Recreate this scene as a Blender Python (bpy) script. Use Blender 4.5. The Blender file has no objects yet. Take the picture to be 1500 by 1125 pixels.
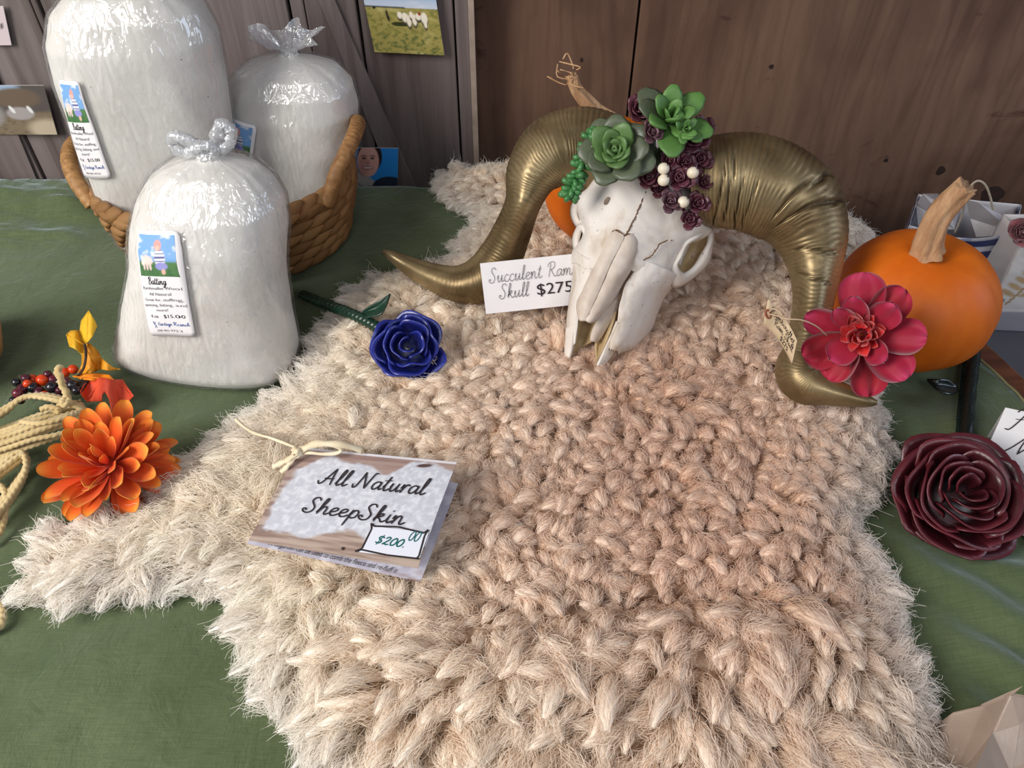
import bpy, bmesh, math, random
import numpy as np
from mathutils import Vector, Matrix, Euler

SC = bpy.context.scene
COL = SC.collection
RNG = random.Random(7)

# ------------------------------------------------------------------ camera
CAM_H = 0.52
FPX = 1130.0
cam_d = bpy.data.cameras.new('camera')
cam = bpy.data.objects.new('camera', cam_d)
COL.objects.link(cam)
cam.location = (0, 0, CAM_H)
cam.rotation_euler = (math.radians(45), 0, 0)
cam_d.sensor_width = 36.0
cam_d.lens = FPX / 1500.0 * 36.0
cam_d.clip_start = 0.01
cam_d.clip_end = 50
SC.camera = cam

# ------------------------------------------------------------------ light
SC.view_settings.view_transform = 'Standard'
SC.view_settings.look = 'None'
SC.view_settings.gamma = 1.0
SC.view_settings.use_curve_mapping = False
SC.view_settings.exposure = -0.17

world = bpy.data.worlds.new('world')
SC.world = world
world.use_nodes = True
bg = world.node_tree.nodes['Background']
bg.inputs['Color'].default_value = (0.66, 0.72, 0.85, 1)
bg.inputs['Strength'].default_value = 0.22


def area_light(name, loc, target, sx, sy, power, color):
    d = bpy.data.lights.new(name, 'AREA')
    d.shape = 'RECTANGLE'
    d.size, d.size_y = sx, sy
    d.energy = power
    d.color = color
    o = bpy.data.objects.new(name, d)
    COL.objects.link(o)
    o.location = loc
    o.rotation_euler = (Vector(target) - Vector(loc)).to_track_quat('-Z', 'Y').to_euler()
    return o


# barn openings: the big doorway to the left, a window behind the photographer, a small gap right
area_light('doorway_light', (-1.32, -0.30, 1.08), (-0.15, 0.5, 0.0), 0.75, 1.1, 42.0, (1.0, 0.97, 0.93))
area_light('window_light', (0.05, -1.4, 1.9), (0.0, 0.55, 0.1), 0.6, 0.8, 10.5, (0.95, 0.97, 1.0))
area_light('gap_light', (1.7, 0.35, 0.75), (0.35, 0.45, 0.0), 0.5, 0.8, 6.0, (0.66, 0.78, 1.0))
area_light('side_window_light', (1.0, -1.0, 1.25), (-0.1, 0.6, 0.12), 0.28, 0.5, 6.0, (0.86, 0.93, 1.0))

# ------------------------------------------------------------------ pixel -> world
C45 = math.sqrt(0.5)


def ray(px, py):
    u = (px - 750.0) / FPX
    v = (562.5 - py) / FPX
    return np.array([u, C45 * (1 + v), -C45 * (1 - v)])


CAMP = np.array([0, 0, CAM_H])


def P(px, py, z=0.0):
    d = ray(px, py)
    return CAMP + d * ((z - CAM_H) / d[2])


def PY(px, py, y):
    d = ray(px, py)
    return CAMP + d * (y / d[1])


def PL(px, py, o, n):
    d = ray(px, py)
    return CAMP + d * (np.dot(np.asarray(o) - CAMP, n) / np.dot(d, n))


def nrm(v):
    v = np.asarray(v, float)
    return v / (np.linalg.norm(v) + 1e-12)


# ------------------------------------------------------------------ objects
ORG = {}


def empty(name, loc, label=None, cat=None, group=None):
    o = bpy.data.objects.new(name, None)
    o.empty_display_size = 0.02
    COL.objects.link(o)
    o.location = tuple(float(c) for c in loc)
    ORG[o.name] = np.array(loc, float)
    tag(o, label, cat, group)
    return o


def tag(o, label=None, cat=None, group=None, kind=None):
    if label: o['label'] = label
    if cat: o['category'] = cat
    if group: o['group'] = group
    if kind: o['kind'] = kind
    return o


def mesh_data(name, v, f, mat=None, smooth=True, col=None):
    me = bpy.data.meshes.new(name)
    v = np.asarray(v, float)
    me.from_pydata(v.tolist(), [], [tuple(int(i) for i in q) for q in f])
    if mat is not None:
        me.materials.append(mat)
    if smooth:
        me.polygons.foreach_set('use_smooth', [True] * len(me.polygons))
    if col is not None:
        a = me.color_attributes.new('Col', 'FLOAT_COLOR', 'POINT')
        c = np.ones((len(v), 4), np.float32)
        c[:, :3] = np.asarray(col)[:, :3]
        a.data.foreach_set('color', c.ravel())
    me.update()
    return me


def mesh_np(name, v, quads, mat=None, col=None):
    """fast path for big quad meshes"""
    v = np.ascontiguousarray(v, np.float32)
    quads = np.ascontiguousarray(quads, np.int32)
    me = bpy.data.meshes.new(name)
    me.vertices.add(len(v))
    me.vertices.foreach_set('co', v.ravel())
    k = quads.shape[1]
    me.loops.add(quads.size)
    me.loops.foreach_set('vertex_index', quads.ravel())
    me.polygons.add(len(quads))
    me.polygons.foreach_set('loop_start', np.arange(0, quads.size, k, dtype=np.int32))
    me.polygons.foreach_set('use_smooth', np.ones(len(quads), bool))
    if mat is not None:
        me.materials.append(mat)
    if col is not None:
        a = me.color_attributes.new('Col', 'FLOAT_COLOR', 'POINT')
        c = np.ones((len(v), 4), np.float32)
        c[:, :3] = col
        a.data.foreach_set('color', c.ravel())
    me.update(calc_edges=True)
    me.validate()
    return me


def link(name, me, parent=None):
    o = bpy.data.objects.new(name, me)
    COL.objects.link(o)
    if parent is not None:
        o.parent = parent
        ORG[o.name] = ORG[parent.name]
    else:
        ORG[o.name] = np.zeros(3)
    return o


def part(name, v, f, mat, parent=None, smooth=True, col=None, solid=0.0, sub=0, bevel=0.0, off=0.0):
    """one mesh object; v in world coordinates"""
    v = np.asarray(v, float)
    if parent is not None:
        v = v - ORG[parent.name]
    o = link(name, mesh_data(name, v, f, mat, smooth, col), parent)
    if solid:
        m = o.modifiers.new('thickness', 'SOLIDIFY')
        m.thickness = solid
        m.offset = off
    if bevel:
        m = o.modifiers.new('edges', 'BEVEL')
        m.width = bevel
        m.segments = 2
        m.limit_method = 'ANGLE'
    if sub:
        m = o.modifiers.new('smooth', 'SUBSURF')
        m.levels = m.render_levels = sub
    return o


def inst(name, me, M, parent=None):
    """another object of a shared mesh, world matrix M"""
    o = link(name, me, parent)
    M = Matrix([[float(c) for c in r] for r in M])
    if parent is not None:
        M = Matrix.Translation(Vector([-float(c) for c in ORG[parent.name]])) @ M
    o.matrix_local = M
    return o


def frame(pos, z, x=None, scale=(1, 1, 1)):
    """4x4 with local z along z and local x near x"""
    z = nrm(z)
    x = np.array([1, 0, 0.0]) if x is None else np.asarray(x, float)
    x = x - z * np.dot(x, z)
    if np.linalg.norm(x) < 1e-6:
        x = np.array([0, 1, 0.0]) - z * z[1]
    x = nrm(x)
    y = np.cross(z, x)
    M = np.eye(4)
    M[:3, 0], M[:3, 1], M[:3, 2], M[:3, 3] = x * scale[0], y * scale[1], z * scale[2], pos
    return M


def xf(M, v):
    v = np.asarray(v, float)
    return v @ M[:3, :3].T + M[:3, 3]


# ------------------------------------------------------------------ shapes
def cr(pts, n, closed=False):
    """Catmull-Rom through pts (any dimension), n samples"""
    p = np.asarray(pts, float)
    m = len(p)
    if closed:
        q = np.vstack([p[-1], p, p[0], p[1]])
        segs = m
    else:
        q = np.vstack([2 * p[0] - p[1], p, 2 * p[-1] - p[-2]])
        segs = m - 1
    t = np.linspace(0, segs, n, endpoint=not closed)
    i = np.minimum(t.astype(int), segs - 1)
    u = (t - i)[:, None]
    a, b, c, d = q[i], q[i + 1], q[i + 2], q[i + 3]
    return 0.5 * (2 * b + (c - a) * u + (2 * a - 5 * b + 4 * c - d) * u ** 2 + (3 * b - a - 3 * c + d) * u ** 3)


def grid_faces(n, m, wrap=False):
    f = []
    mm = m if wrap else m - 1
    for i in range(n - 1):
        for j in range(mm):
            k = (j + 1) % m
            f.append((i * m + j, i * m + k, (i + 1) * m + k, (i + 1) * m + j))
    return f


def tube(path, rad, ns=8, cap=True):
    path = np.asarray(path, float)
    n = len(path)
    rad = np.broadcast_to(np.asarray(rad, float), (n,)) if np.ndim(rad) < 2 else rad
    tan = np.gradient(path, axis=0)
    tan /= np.linalg.norm(tan, axis=1)[:, None] + 1e-12
    ref = np.array([0, 0, 1.0]) if abs(tan[0][2]) < 0.9 else np.array([1.0, 0, 0])
    x = nrm(np.cross(ref, tan[0]))
    V = []
    for i in range(n):
        x = nrm(x - tan[i] * np.dot(x, tan[i]))
        y = np.cross(tan[i], x)
        for k in range(ns):
            a = 2 * math.pi * k / ns
            V.append(path[i] + rad[i] * (math.cos(a) * x + math.sin(a) * y))
    F = grid_faces(n, ns, True)
    if cap:
        V.append(path[0]); V.append(path[-1])
        for k in range(ns):
            F.append((n * ns, (k + 1) % ns, k))
            F.append((n * ns + 1, (n - 1) * ns + k, (n - 1) * ns + (k + 1) % ns))
    return np.array(V), F


def lathe(prof, ns=24):
    """prof [(r, z)] about local z"""
    V = []
    for r, z in prof:
        for k in range(ns):
            a = 2 * math.pi * k / ns
            V.append((r * math.cos(a), r * math.sin(a), z))
    return np.array(V), grid_faces(len(prof), ns, True)


def join(parts):
    V, F, o = [], [], 0
    for v, f in parts:
        V.append(np.asarray(v, float))
        F += [tuple(i + o for i in q) for q in f]
        o += len(v)
    return np.vstack(V), F


def box(x0, x1, y0, y1, z0, z1):
    v = np.array([(x, y, z) for z in (z0, z1) for y in (y0, y1) for x in (x0, x1)], float)
    f = [(0, 2, 3, 1), (4, 5, 7, 6), (0, 1, 5, 4), (2, 6, 7, 3), (0, 4, 6, 2), (1, 3, 7, 5)]
    return v, f


# value noise in numpy
def _hash(ix, iy, s):
    h = (ix * 374761393 + iy * 668265263 + s * 974634777) & 0x7fffffff
    h = ((h ^ (h >> 13)) * 1274126177) & 0x7fffffff
    return ((h ^ (h >> 16)) & 0xffff) / 65535.0


def noise2(x, y, s=0):
    x = np.asarray(x, float); y = np.asarray(y, float)
    ix = np.floor(x).astype(np.int64); iy = np.floor(y).astype(np.int64)
    fx = x - ix; fy = y - iy
    fx = fx * fx * (3 - 2 * fx); fy = fy * fy * (3 - 2 * fy)
    a = _hash(ix, iy, s); b = _hash(ix + 1, iy, s); c = _hash(ix, iy + 1, s); d = _hash(ix + 1, iy + 1, s)
    return (a * (1 - fx) + b * fx) * (1 - fy) + (c * (1 - fx) + d * fx) * fy


def fbm(x, y, s=0, o=4):
    r = 0; a = 0.5; k = 1.0
    for i in range(o):
        r = r + a * noise2(np.asarray(x) * k, np.asarray(y) * k, s + i); a *= 0.5; k *= 2.03
    return r


def sstep(a, b, x):
    t = np.clip((np.asarray(x, float) - a) / (b - a), 0, 1)
    return t * t * (3 - 2 * t)


# ------------------------------------------------------------------ materials
def srgb(r, g, b):
    def f(c):
        c /= 255.0
        return c / 12.92 if c <= 0.04045 else ((c + 0.055) / 1.055) ** 2.4
    return (f(r), f(g), f(b), 1.0)


def lin(r, g, b):
    return np.array(srgb(r, g, b)[:3])


class Mat:
    def __init__(self, name, base=(0.8, 0.8, 0.8, 1), rough=0.6, metal=0.0, **kw):
        self.m = bpy.data.materials.new(name)
        self.m.use_nodes = True
        self.t = self.m.node_tree
        self.p = self.t.nodes['Principled BSDF']
        self.out = self.t.nodes['Material Output']
        self.set(base=base, rough=rough, metal=metal, **kw)

    def set(self, **kw):
        names = dict(base='Base Color', rough='Roughness', metal='Metallic', spec='Specular IOR Level', sheen='Sheen Weight',
                     sheenr='Sheen Roughness', sheent='Sheen Tint', sss='Subsurface Weight', trans='Transmission Weight', ior='IOR',
                     alpha='Alpha', coat='Coat Weight', coatr='Coat Roughness', em='Emission Strength', emc='Emission Color')
        for k, v in kw.items():
            self.p.inputs[names[k]].default_value = v
        return self

    def n(self, kind, **kw):
        nd = self.t.nodes.new(kind)
        for k, v in kw.items():
            if k in nd.inputs.keys():
                nd.inputs[k].default_value = v
            else:
                setattr(nd, k, v)
        return nd

    def l(self, a, b):
        self.t.links.new(a, b)

    def coords(self, scale=(1, 1, 1), kind='Object', rot=(0, 0, 0)):
        tc = self.n('ShaderNodeTexCoord')
        mp = self.n('ShaderNodeMapping')
        mp.inputs['Scale'].default_value = scale
        mp.inputs['Rotation'].default_value = rot
        self.l(tc.outputs[kind], mp.inputs['Vector'])
        return mp.outputs['Vector']

    def noise(self, vec, scale=5, detail=4, rough=0.55, dist=0.0):
        nd = self.n('ShaderNodeTexNoise')
        nd.inputs['Scale'].default_value = scale
        nd.inputs['Detail'].default_value = detail
        nd.inputs['Roughness'].default_value = rough
        nd.inputs['Distortion'].default_value = dist
        if vec is not None:
            self.l(vec, nd.inputs['Vector'])
        return nd.outputs['Fac']

    def ramp(self, fac, stops):
        nd = self.n('ShaderNodeValToRGB')
        el = nd.color_ramp.elements
        while len(el) < len(stops):
            el.new(0.5)
        for e, (pos, c) in zip(el, stops):
            e.position = pos
            e.color = c if len(c) == 4 else (*c, 1)
        self.l(fac, nd.inputs['Fac'])
        return nd.outputs['Color']

    def mix(self, fac, a, b, mode='MIX'):
        nd = self.n('ShaderNodeMix', data_type='RGBA', blend_type=mode)
        for s, v in ((nd.inputs[0], fac), (nd.inputs[6], a), (nd.inputs[7], b)):
            if hasattr(v, 'default_value') or hasattr(v, 'links'):
                self.l(v, s)
            else:
                s.default_value = v
        return nd.outputs[2]

    def attr(self, name='Col'):
        return self.n('ShaderNodeAttribute', attribute_name=name).outputs['Color']

    def color(self, sock):
        self.l(sock, self.p.inputs['Base Color'])
        return self

    def bump(self, h, strength=0.3, dist=0.002, normal=None):
        b = self.n('ShaderNodeBump')
        b.inputs['Strength'].default_value = strength
        b.inputs['Distance'].default_value = dist
        self.l(h, b.inputs['Height'])
        if normal is not None:
            self.l(normal, b.inputs['Normal'])
        self.l(b.outputs['Normal'], self.p.inputs['Normal'])
        return b.outputs['Normal']


def mat_simple(name, c0, c1=None, scale=20, rough=0.6, bump=0.0, bscale=None, bdist=0.001, **kw):
    m = Mat(name, base=c0, rough=rough, **kw)
    v = m.coords()
    if c1 is not None:
        f = m.noise(v, scale)
        m.color(m.ramp(f, [(0.3, c0), (0.7, c1)]))
    if bump:
        m.bump(m.noise(v, bscale or scale * 4, 5), bump, bdist)
    return m.m


M_ATTR = Mat('printed_ink', rough=0.55)
M_ATTR.color(M_ATTR.attr())
M_PRINT = M_ATTR.m
M_GLOSS = Mat('photo_gloss', rough=0.3)
M_GLOSS.color(M_GLOSS.attr())
M_PHOTO = M_GLOSS.m
M_INK = Mat('ink', base=srgb(38, 28, 32), rough=0.7).m
M_TEAL = Mat('teal_ink', base=srgb(16, 98, 98), rough=0.7).m
M_BLUEINK = Mat('blue_ink', base=srgb(60, 90, 160), rough=0.7).m
M_GREYINK = Mat('grey_ink', base=srgb(110, 108, 112), rough=0.7).m
M_CARD = mat_simple('card_stock', srgb(238, 234, 234), srgb(230, 226, 228), 30, 0.6)
# ------------------------------------------------------------------ drawn lettering
# strokes on a unit: baseline 0, x-height 1, ascender 2, descender -1
G = {
 'a': (1.05, [[(.78,.85),(.5,1.0),(.15,.75),(.05,.3),(.22,.02),(.5,.18),(.74,.6),(.8,.95)], [(.8,.95),(.72,.4),(.8,.05),(1.05,.22)]]),
 'b': (.95, [[(0,.2),(.3,1.1),(.45,1.9),(.3,2.05),(.2,1.5),(.15,.4),(.4,.0),(.7,.3),(.65,.8),(.4,.9)]]),
 'c': (.85, [[(.7,.82),(.5,1.0),(.2,.8),(.05,.35),(.25,.0),(.55,.05),(.85,.3)]]),
 'd': (1.05, [[(.75,.85),(.5,1.0),(.15,.75),(.05,.3),(.22,.02),(.5,.18),(.76,.7),(.95,2.0)], [(.95,2.0),(.75,.5),(.82,.05),(1.05,.22)]]),
 'e': (.85, [[(.05,.4),(.45,.55),(.65,.8),(.5,1.0),(.22,.85),(.08,.4),(.25,.02),(.55,.06),(.85,.32)]]),
 'f': (.7, [[(0,.1),(.35,.8),(.6,1.8),(.45,2.05),(.3,1.5),(.12,-.6),(.0,-.95)], [(.05,.95),(.6,1.0)]]),
 'g': (1.0, [[(.78,.85),(.5,1.0),(.15,.75),(.05,.3),(.22,.02),(.5,.18),(.78,.9)], [(.8,.95),(.65,-.3),(.4,-.95),(.1,-.7),(.5,-.15),(1.0,.25)]]),
 'h': (1.05, [[(0,.2),(.3,1.1),(.5,1.9),(.36,2.05),(.22,1.4),(.08,.0)], [(.1,.2),(.35,.85),(.6,1.0),(.7,.75),(.65,.2),(.78,.0),(1.05,.25)]]),
 'i': (.55, [[(.05,.35),(.22,1.0)], [(.22,1.0),(.14,.3),(.25,.0),(.55,.28)], [(.34,1.48),(.37,1.56)]]),
 'k': (1.0, [[(0,.2),(.3,1.1),(.5,1.9),(.36,2.05),(.22,1.4),(.08,.0)], [(.12,.3),(.4,.9),(.65,1.0),(.6,.72),(.25,.55)], [(.28,.55),(.5,.3),(.7,.0),(1.0,.22)]]),
 'l': (.6, [[(0,.2),(.35,1.1),(.52,1.85),(.4,2.05),(.25,1.5),(.14,.4),(.25,.0),(.6,.28)]]),
 'm': (1.55, [[(.0,.6),(.15,1.0),(.17,.6),(.08,.0)], [(.1,.15),(.35,.85),(.55,1.0),(.62,.75),(.55,.0)], [(.56,.15),(.82,.85),(1.02,1.0),(1.12,.8),(1.08,.2),(1.2,.0),(1.55,.28)]]),
 'n': (1.1, [[(.0,.6),(.15,1.0),(.17,.6),(.08,.0)], [(.1,.15),(.35,.85),(.58,1.0),(.68,.8),(.65,.2),(.78,.0),(1.1,.28)]]),
 'o': (.95, [[(.5,1.0),(.2,.85),(.05,.4),(.25,.0),(.6,.1),(.75,.6),(.5,1.0),(.6,.85),(.95,.9)]]),
 'p': (1.0, [[(.1,.5),(.25,1.0)], [(.25,1.0),(.1,.0),(-.05,-1.0)], [(.12,.2),(.35,.85),(.6,1.0),(.78,.75),(.68,.2),(.4,.0),(.18,.12)]]),
 'r': (.8, [[(.0,.5),(.2,1.0),(.18,.5),(.1,.0)], [(.12,.2),(.35,.8),(.58,1.02),(.72,.9)]]),
 's': (.75, [[(.0,.15),(.35,.7),(.4,1.0),(.55,.55),(.5,.12),(.25,.0),(.08,.1)]]),
 't': (.7, [[(.05,.4),(.3,1.0),(.42,1.75)], [(.42,1.75),(.2,.6),(.24,.05),(.45,.05),(.7,.3)], [(.02,1.22),(.62,1.3)]]),
 'u': (1.1, [[(.05,.5),(.2,1.0),(.12,.4),(.2,.02),(.45,.15),(.68,.6),(.78,1.0)], [(.78,1.0),(.7,.35),(.8,.03),(1.1,.28)]]),
 'v': (.9, [[(.05,.8),(.18,1.0),(.22,.4),(.3,.0),(.55,.4),(.7,.95),(.9,.95)]]),
 'x': (.8, [[(0,.9),(.2,.9),(.5,.1),(.75,.05)],[(.7,1.0),(.05,.0)]]),
 'y': (1.0, [[(.05,.6),(.2,1.0),(.15,.4),(.3,.05),(.55,.3),(.75,.95)], [(.78,1.0),(.6,-.3),(.35,-.95),(.1,-.7),(.5,-.1),(1.0,.25)]]),
 'S': (1.25, [[(1.05,1.75),(.9,2.05),(.55,2.0),(.4,1.6),(.6,1.2),(.85,.75),(.75,.2),(.4,-.05),(.05,.1),(-.05,.4),(.15,.5),(.25,.3)]]),
 'R': (1.5, [[(.55,1.9),(.4,1.0),(.2,.0)], [(.05,1.45),(.2,1.85),(.7,2.1),(1.15,1.95),(1.15,1.45),(.8,1.1),(.45,1.0)], [(.6,1.05),(.85,.5),(1.15,.05),(1.5,.15)]]),
 'A': (1.65, [[(-.15,.35),(.05,.0),(.35,.25),(.75,1.2),(1.1,2.05)], [(1.1,2.05),(1.12,1.0),(1.2,.0)], [(.4,.75),(.8,.72),(1.25,.8)]]),
 'N': (1.8, [[(-.1,.4),(.0,.02),(.25,.15),(.5,1.1),(.65,2.0)], [(.65,2.0),(.9,1.0),(1.15,.02)], [(1.15,.02),(1.4,1.2),(1.6,1.95),(1.85,2.0)]]),
 'F': (1.1, [[(.5,1.95),(.4,1.0),(.2,.1),(-.05,.05)], [(-.05,1.6),(.1,1.9),(.6,1.95),(1.2,2.08)], [(.15,1.0),(.75,1.1)]]),
 'M': (2.0, [[(-.2,.0),(.2,.8),(.6,1.95)], [(.6,1.95),(.65,1.0),(.75,.35)], [(.75,.35),(1.1,1.2),(1.45,1.95)], [(1.45,1.95),(1.4,.8),(1.5,.1),(1.9,.2)]]),
 'B': (1.3, [[(.4,1.9),(.3,1.0),(.15,.0)], [(.0,1.5),(.3,2.0),(.8,2.0),(.95,1.6),(.7,1.15),(.35,1.05)], [(.5,1.08),(.95,.9),(1.0,.3),(.6,-.02),(.15,.05)]]),
 'H': (1.5, [[(.4,1.95),(.3,1.0),(.15,.0)], [(1.2,2.0),(1.05,1.0),(1.0,.05),(1.3,.1)], [(.2,1.0),(1.15,1.05)]]),
 '$': (1.15, [[(.95,1.55),(.7,1.8),(.35,1.7),(.25,1.35),(.5,1.05),(.8,.8),(.8,.4),(.5,.15),(.1,.3)], [(.7,2.1),(.4,-.15)]]),
 '2': (1.1, [[(.2,1.5),(.45,1.85),(.8,1.7),(.75,1.2),(.3,.45),(.1,.1)], [(.1,.1),(.35,.25),(.6,.05),(.95,.15)]]),
 '0': (1.05, [[(.55,1.8),(.2,1.3),(.1,.6),(.35,.05),(.75,.3),(.9,1.1),(.75,1.7),(.5,1.8)]]),
 '7': (1.0, [[(.1,1.75),(.5,1.8),(.9,1.8)], [(.9,1.8),(.5,.9),(.3,.0)]]),
 '5': (1.0, [[(.85,1.8),(.35,1.75)], [(.35,1.75),(.25,1.1)], [(.25,1.1),(.6,1.15),(.8,.7),(.6,.1),(.15,.1)]]),
 '6': (1.0, [[(.8,1.8),(.4,1.4),(.15,.7),(.3,.1),(.65,.1),(.75,.6),(.45,.85),(.2,.6)]]),
 '.': (.45, [[(.15,.02),(.2,.1)]]),
 ' ': (.65, []),
}


def strip2d(pts, w):
    p = np.asarray(pts, float)
    if len(p) > 2:
        p = cr(p, max(8, 5 * len(p)))
    t = np.gradient(p, axis=0)
    t /= np.linalg.norm(t, axis=1)[:, None] + 1e-9
    nn = np.stack([-t[:, 1], t[:, 0]], 1)
    p[0] -= t[0] * w * 0.4; p[-1] += t[-1] * w * 0.4
    prof = np.full(len(p), w / 2); prof[0] *= .6; prof[-1] *= .6
    V = np.empty((2 * len(p), 2)); V[0::2] = p + nn * prof[:, None]; V[1::2] = p - nn * prof[:, None]
    F = [(2 * i, 2 * i + 1, 2 * i + 3, 2 * i + 2) for i in range(len(p) - 1)]
    return V, F


def script(text, x, y, size, w, slant=0.0, track=0.0, yscale=1.0, width=None):
    """cursive text as 2-D strips; size = x-height"""
    adv = sum(G[c][0] + track for c in text)
    sx = size if width is None else width / adv
    out = []; cx = 0.0
    for c in text:
        a, st = G[c]
        for s in st:
            q = [(x + (cx + px + slant * py) * sx, y + py * size * yscale) for px, py in s]
            out.append(strip2d(q, w))
        cx += a + track
    return join([(np.c_[v, np.zeros(len(v))], f) for v, f in out])


def font(text, x, y, size, width=None, shear=0.0, align='LEFT'):
    """plain lettering as a 2-D mesh; size ~ cap height"""
    cu = bpy.data.curves.new('t', 'FONT')
    cu.body = text; cu.size = size * 1.45; cu.shear = shear; cu.resolution_u = 3
    o = bpy.data.objects.new('t', cu)
    COL.objects.link(o)
    dg = bpy.context.evaluated_depsgraph_get()
    me = bpy.data.meshes.new_from_object(o.evaluated_get(dg))
    v = np.array([tuple(q.co) for q in me.vertices]); f = [tuple(q.vertices) for q in me.polygons]
    bpy.data.objects.remove(o); bpy.data.curves.remove(cu); bpy.data.meshes.remove(me)
    w = v[:, 0].max() - v[:, 0].min()
    v[:, 0] -= v[:, 0].min()
    if width:
        v[:, 0] *= width / w; w = width
    v[:, 0] += x - (w / 2 if align == 'CENTER' else 0)
    v[:, 1] += y
    return v, f


def frame_line(pts, w):
    return (lambda vf: (np.c_[vf[0], np.zeros(len(vf[0]))], vf[1]))(strip2d_lin(pts, w))


def strip2d_lin(pts, w):
    out = []
    p = np.asarray(pts, float)
    for a, b in zip(p[:-1], p[1:]):
        t = nrm(b - a); n_ = np.array([-t[1], t[0]]) * w / 2
        out.append((np.array([a + n_, a - n_, b - n_, b + n_]), [(0, 1, 2, 3)]))
    V, F, o = [], [], 0
    for v, f in out:
        V.append(v); F += [tuple(i + o for i in q) for q in f]; o += 4
    return np.vstack(V), F


class Flat:
    """a flat sheet: 2-D (0..w, 0..h) -> world, from three corners; lift along the normal"""
    def __init__(self, bl, br, tl, w, h):
        self.o = np.asarray(bl, float); self.w, self.h = w, h
        self.ex = (np.asarray(br) - self.o) / w; self.ey = (np.asarray(tl) - self.o) / h
        self.n = nrm(np.cross(self.ex, self.ey))
        if np.dot(self.n, CAMP - self.o) < 0:
            self.n = -self.n

    def __call__(self, v, lift=0.0):
        v = np.asarray(v, float)
        return self.o + v[:, :1] * self.ex + v[:, 1:2] * self.ey + self.n * lift


def writing(name, mp, pieces, mat, parent, lift=0.0004):
    v, f = join(pieces)
    return part(name, mp(v, lift), f, mat, parent, smooth=False)


def raster(name, mp, x0, x1, y0, y1, nx, ny, fn, parent=None, lift=0.0002, mat=None, round_=0.0):
    """a print: fn(u, v) arrays in 0..1 -> rgb (linear), laid on the sheet"""
    u, v = np.meshgrid(np.linspace(0, 1, nx), np.linspace(0, 1, ny))
    c = fn(u.ravel(), v.ravel())
    q = np.c_[x0 + (x1 - x0) * u.ravel(), y0 + (y1 - y0) * v.ravel()]
    return part(name, mp(q, lift), grid_faces(ny, nx), mat or M_PRINT, parent, smooth=False, col=c)


def blend(c, m, col):
    m = np.clip(np.asarray(m, float), 0, 1)[:, None]
    return c * (1 - m) + np.asarray(col)[None, :] * m


def ell(u, v, cx, cy, rx, ry, soft=0.15, rot=0.0):
    du, dv = u - cx, v - cy
    if rot:
        c, s = math.cos(rot), math.sin(rot)
        du, dv = c * du + s * dv, -s * du + c * dv
    d = np.sqrt((du / rx) ** 2 + (dv / ry) ** 2)
    return 1 - sstep(1 - soft, 1 + soft, d)


def sheet(mp, w, h, thick=0.0006, r=0.0, nx=2, ny=2):
    """card body as a thin slab following mp; r = corner radius"""
    if r > 0:
        pts = []
        for cx, cy, a0 in ((w - r, h - r, 0), (r, h - r, 90), (r, r, 180), (w - r, r, 270)):
            for k in range(5):
                a = math.radians(a0 + 22.5 * k)
                pts.append((cx + r * math.cos(a), cy + r * math.sin(a)))
    else:
        pts = [(w, h), (0, h), (0, 0), (w, 0)]
    q = np.array(pts); n = len(q)
    V = np.vstack([mp(q, 0.0), mp(q, -thick)])
    F = [tuple(range(n)), tuple(range(2 * n - 1, n - 1, -1))]
    F += [(i, i + n, (i + 1) % n + n, (i + 1) % n) for i in range(n)]
    return V, F
# outline of the sheepskin on the table (used by the cloth, which lies flat under things)
OUT_PX = [(640, 238), (690, 243), (760, 240), (840, 236), (920, 238), (1000, 240), (1100, 262), (1180, 282), (1225, 302), (1290, 342), (1300, 380),
          (1285, 430), (1280, 480), (1285, 540), (1290, 575), (1312, 620), (1320, 655), (1304, 690), (1290, 735), (1268, 768), (1290, 810), (1322, 880), (1348, 965),
          (1366, 1030), (1364, 1080), (1385, 1150), (1420, 1250), (1300, 1300), (900, 1330), (620, 1260), (500, 1170), (470, 1125), (440, 1092), (405, 1050), (383, 1010),
          (357, 962), (346, 920), (333, 895), (318, 872), (268, 868), (200, 872), (115, 892), (62, 886), (18, 880), (32, 840), (44, 805), (60, 765),
          (112, 762), (180, 748), (240, 692), (290, 655), (340, 620), (390, 590), (432, 560), (452, 530), (458, 498), (490, 450), (520, 420),
          (560, 398), (610, 392), (642, 386), (662, 362), (640, 352), (690, 326), (680, 312), (655, 300), (636, 284), (630, 262)]
OUT = np.array([P(px, py, 0.012)[:2] for px, py in OUT_PX])


def poly_sd(pts, poly):
    """signed distance, positive inside"""
    pts = np.asarray(pts, float)
    d = np.full(len(pts), 1e9); ins = np.zeros(len(pts), bool)
    n = len(poly)
    for i in range(n):
        a, b = poly[i], poly[(i + 1) % n]
        e = b - a
        t = np.clip(((pts - a) @ e) / (e @ e), 0, 1)
        d = np.minimum(d, np.linalg.norm(pts - a - t[:, None] * e, axis=1))
        c = ((a[1] > pts[:, 1]) != (b[1] > pts[:, 1])) & (pts[:, 0] < (b[0] - a[0]) * (pts[:, 1] - a[1]) / (b[1] - a[1] + 1e-15) + a[0])
        ins ^= c
    return np.where(ins, d, -d) - 0.013      # the locks overhang the hide by this much


# ================================================================== SETTING
TABLE_Y1 = 0.875


def table_xe(y):
    return 0.400 + (0.87 - y) * 0.2874


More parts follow.
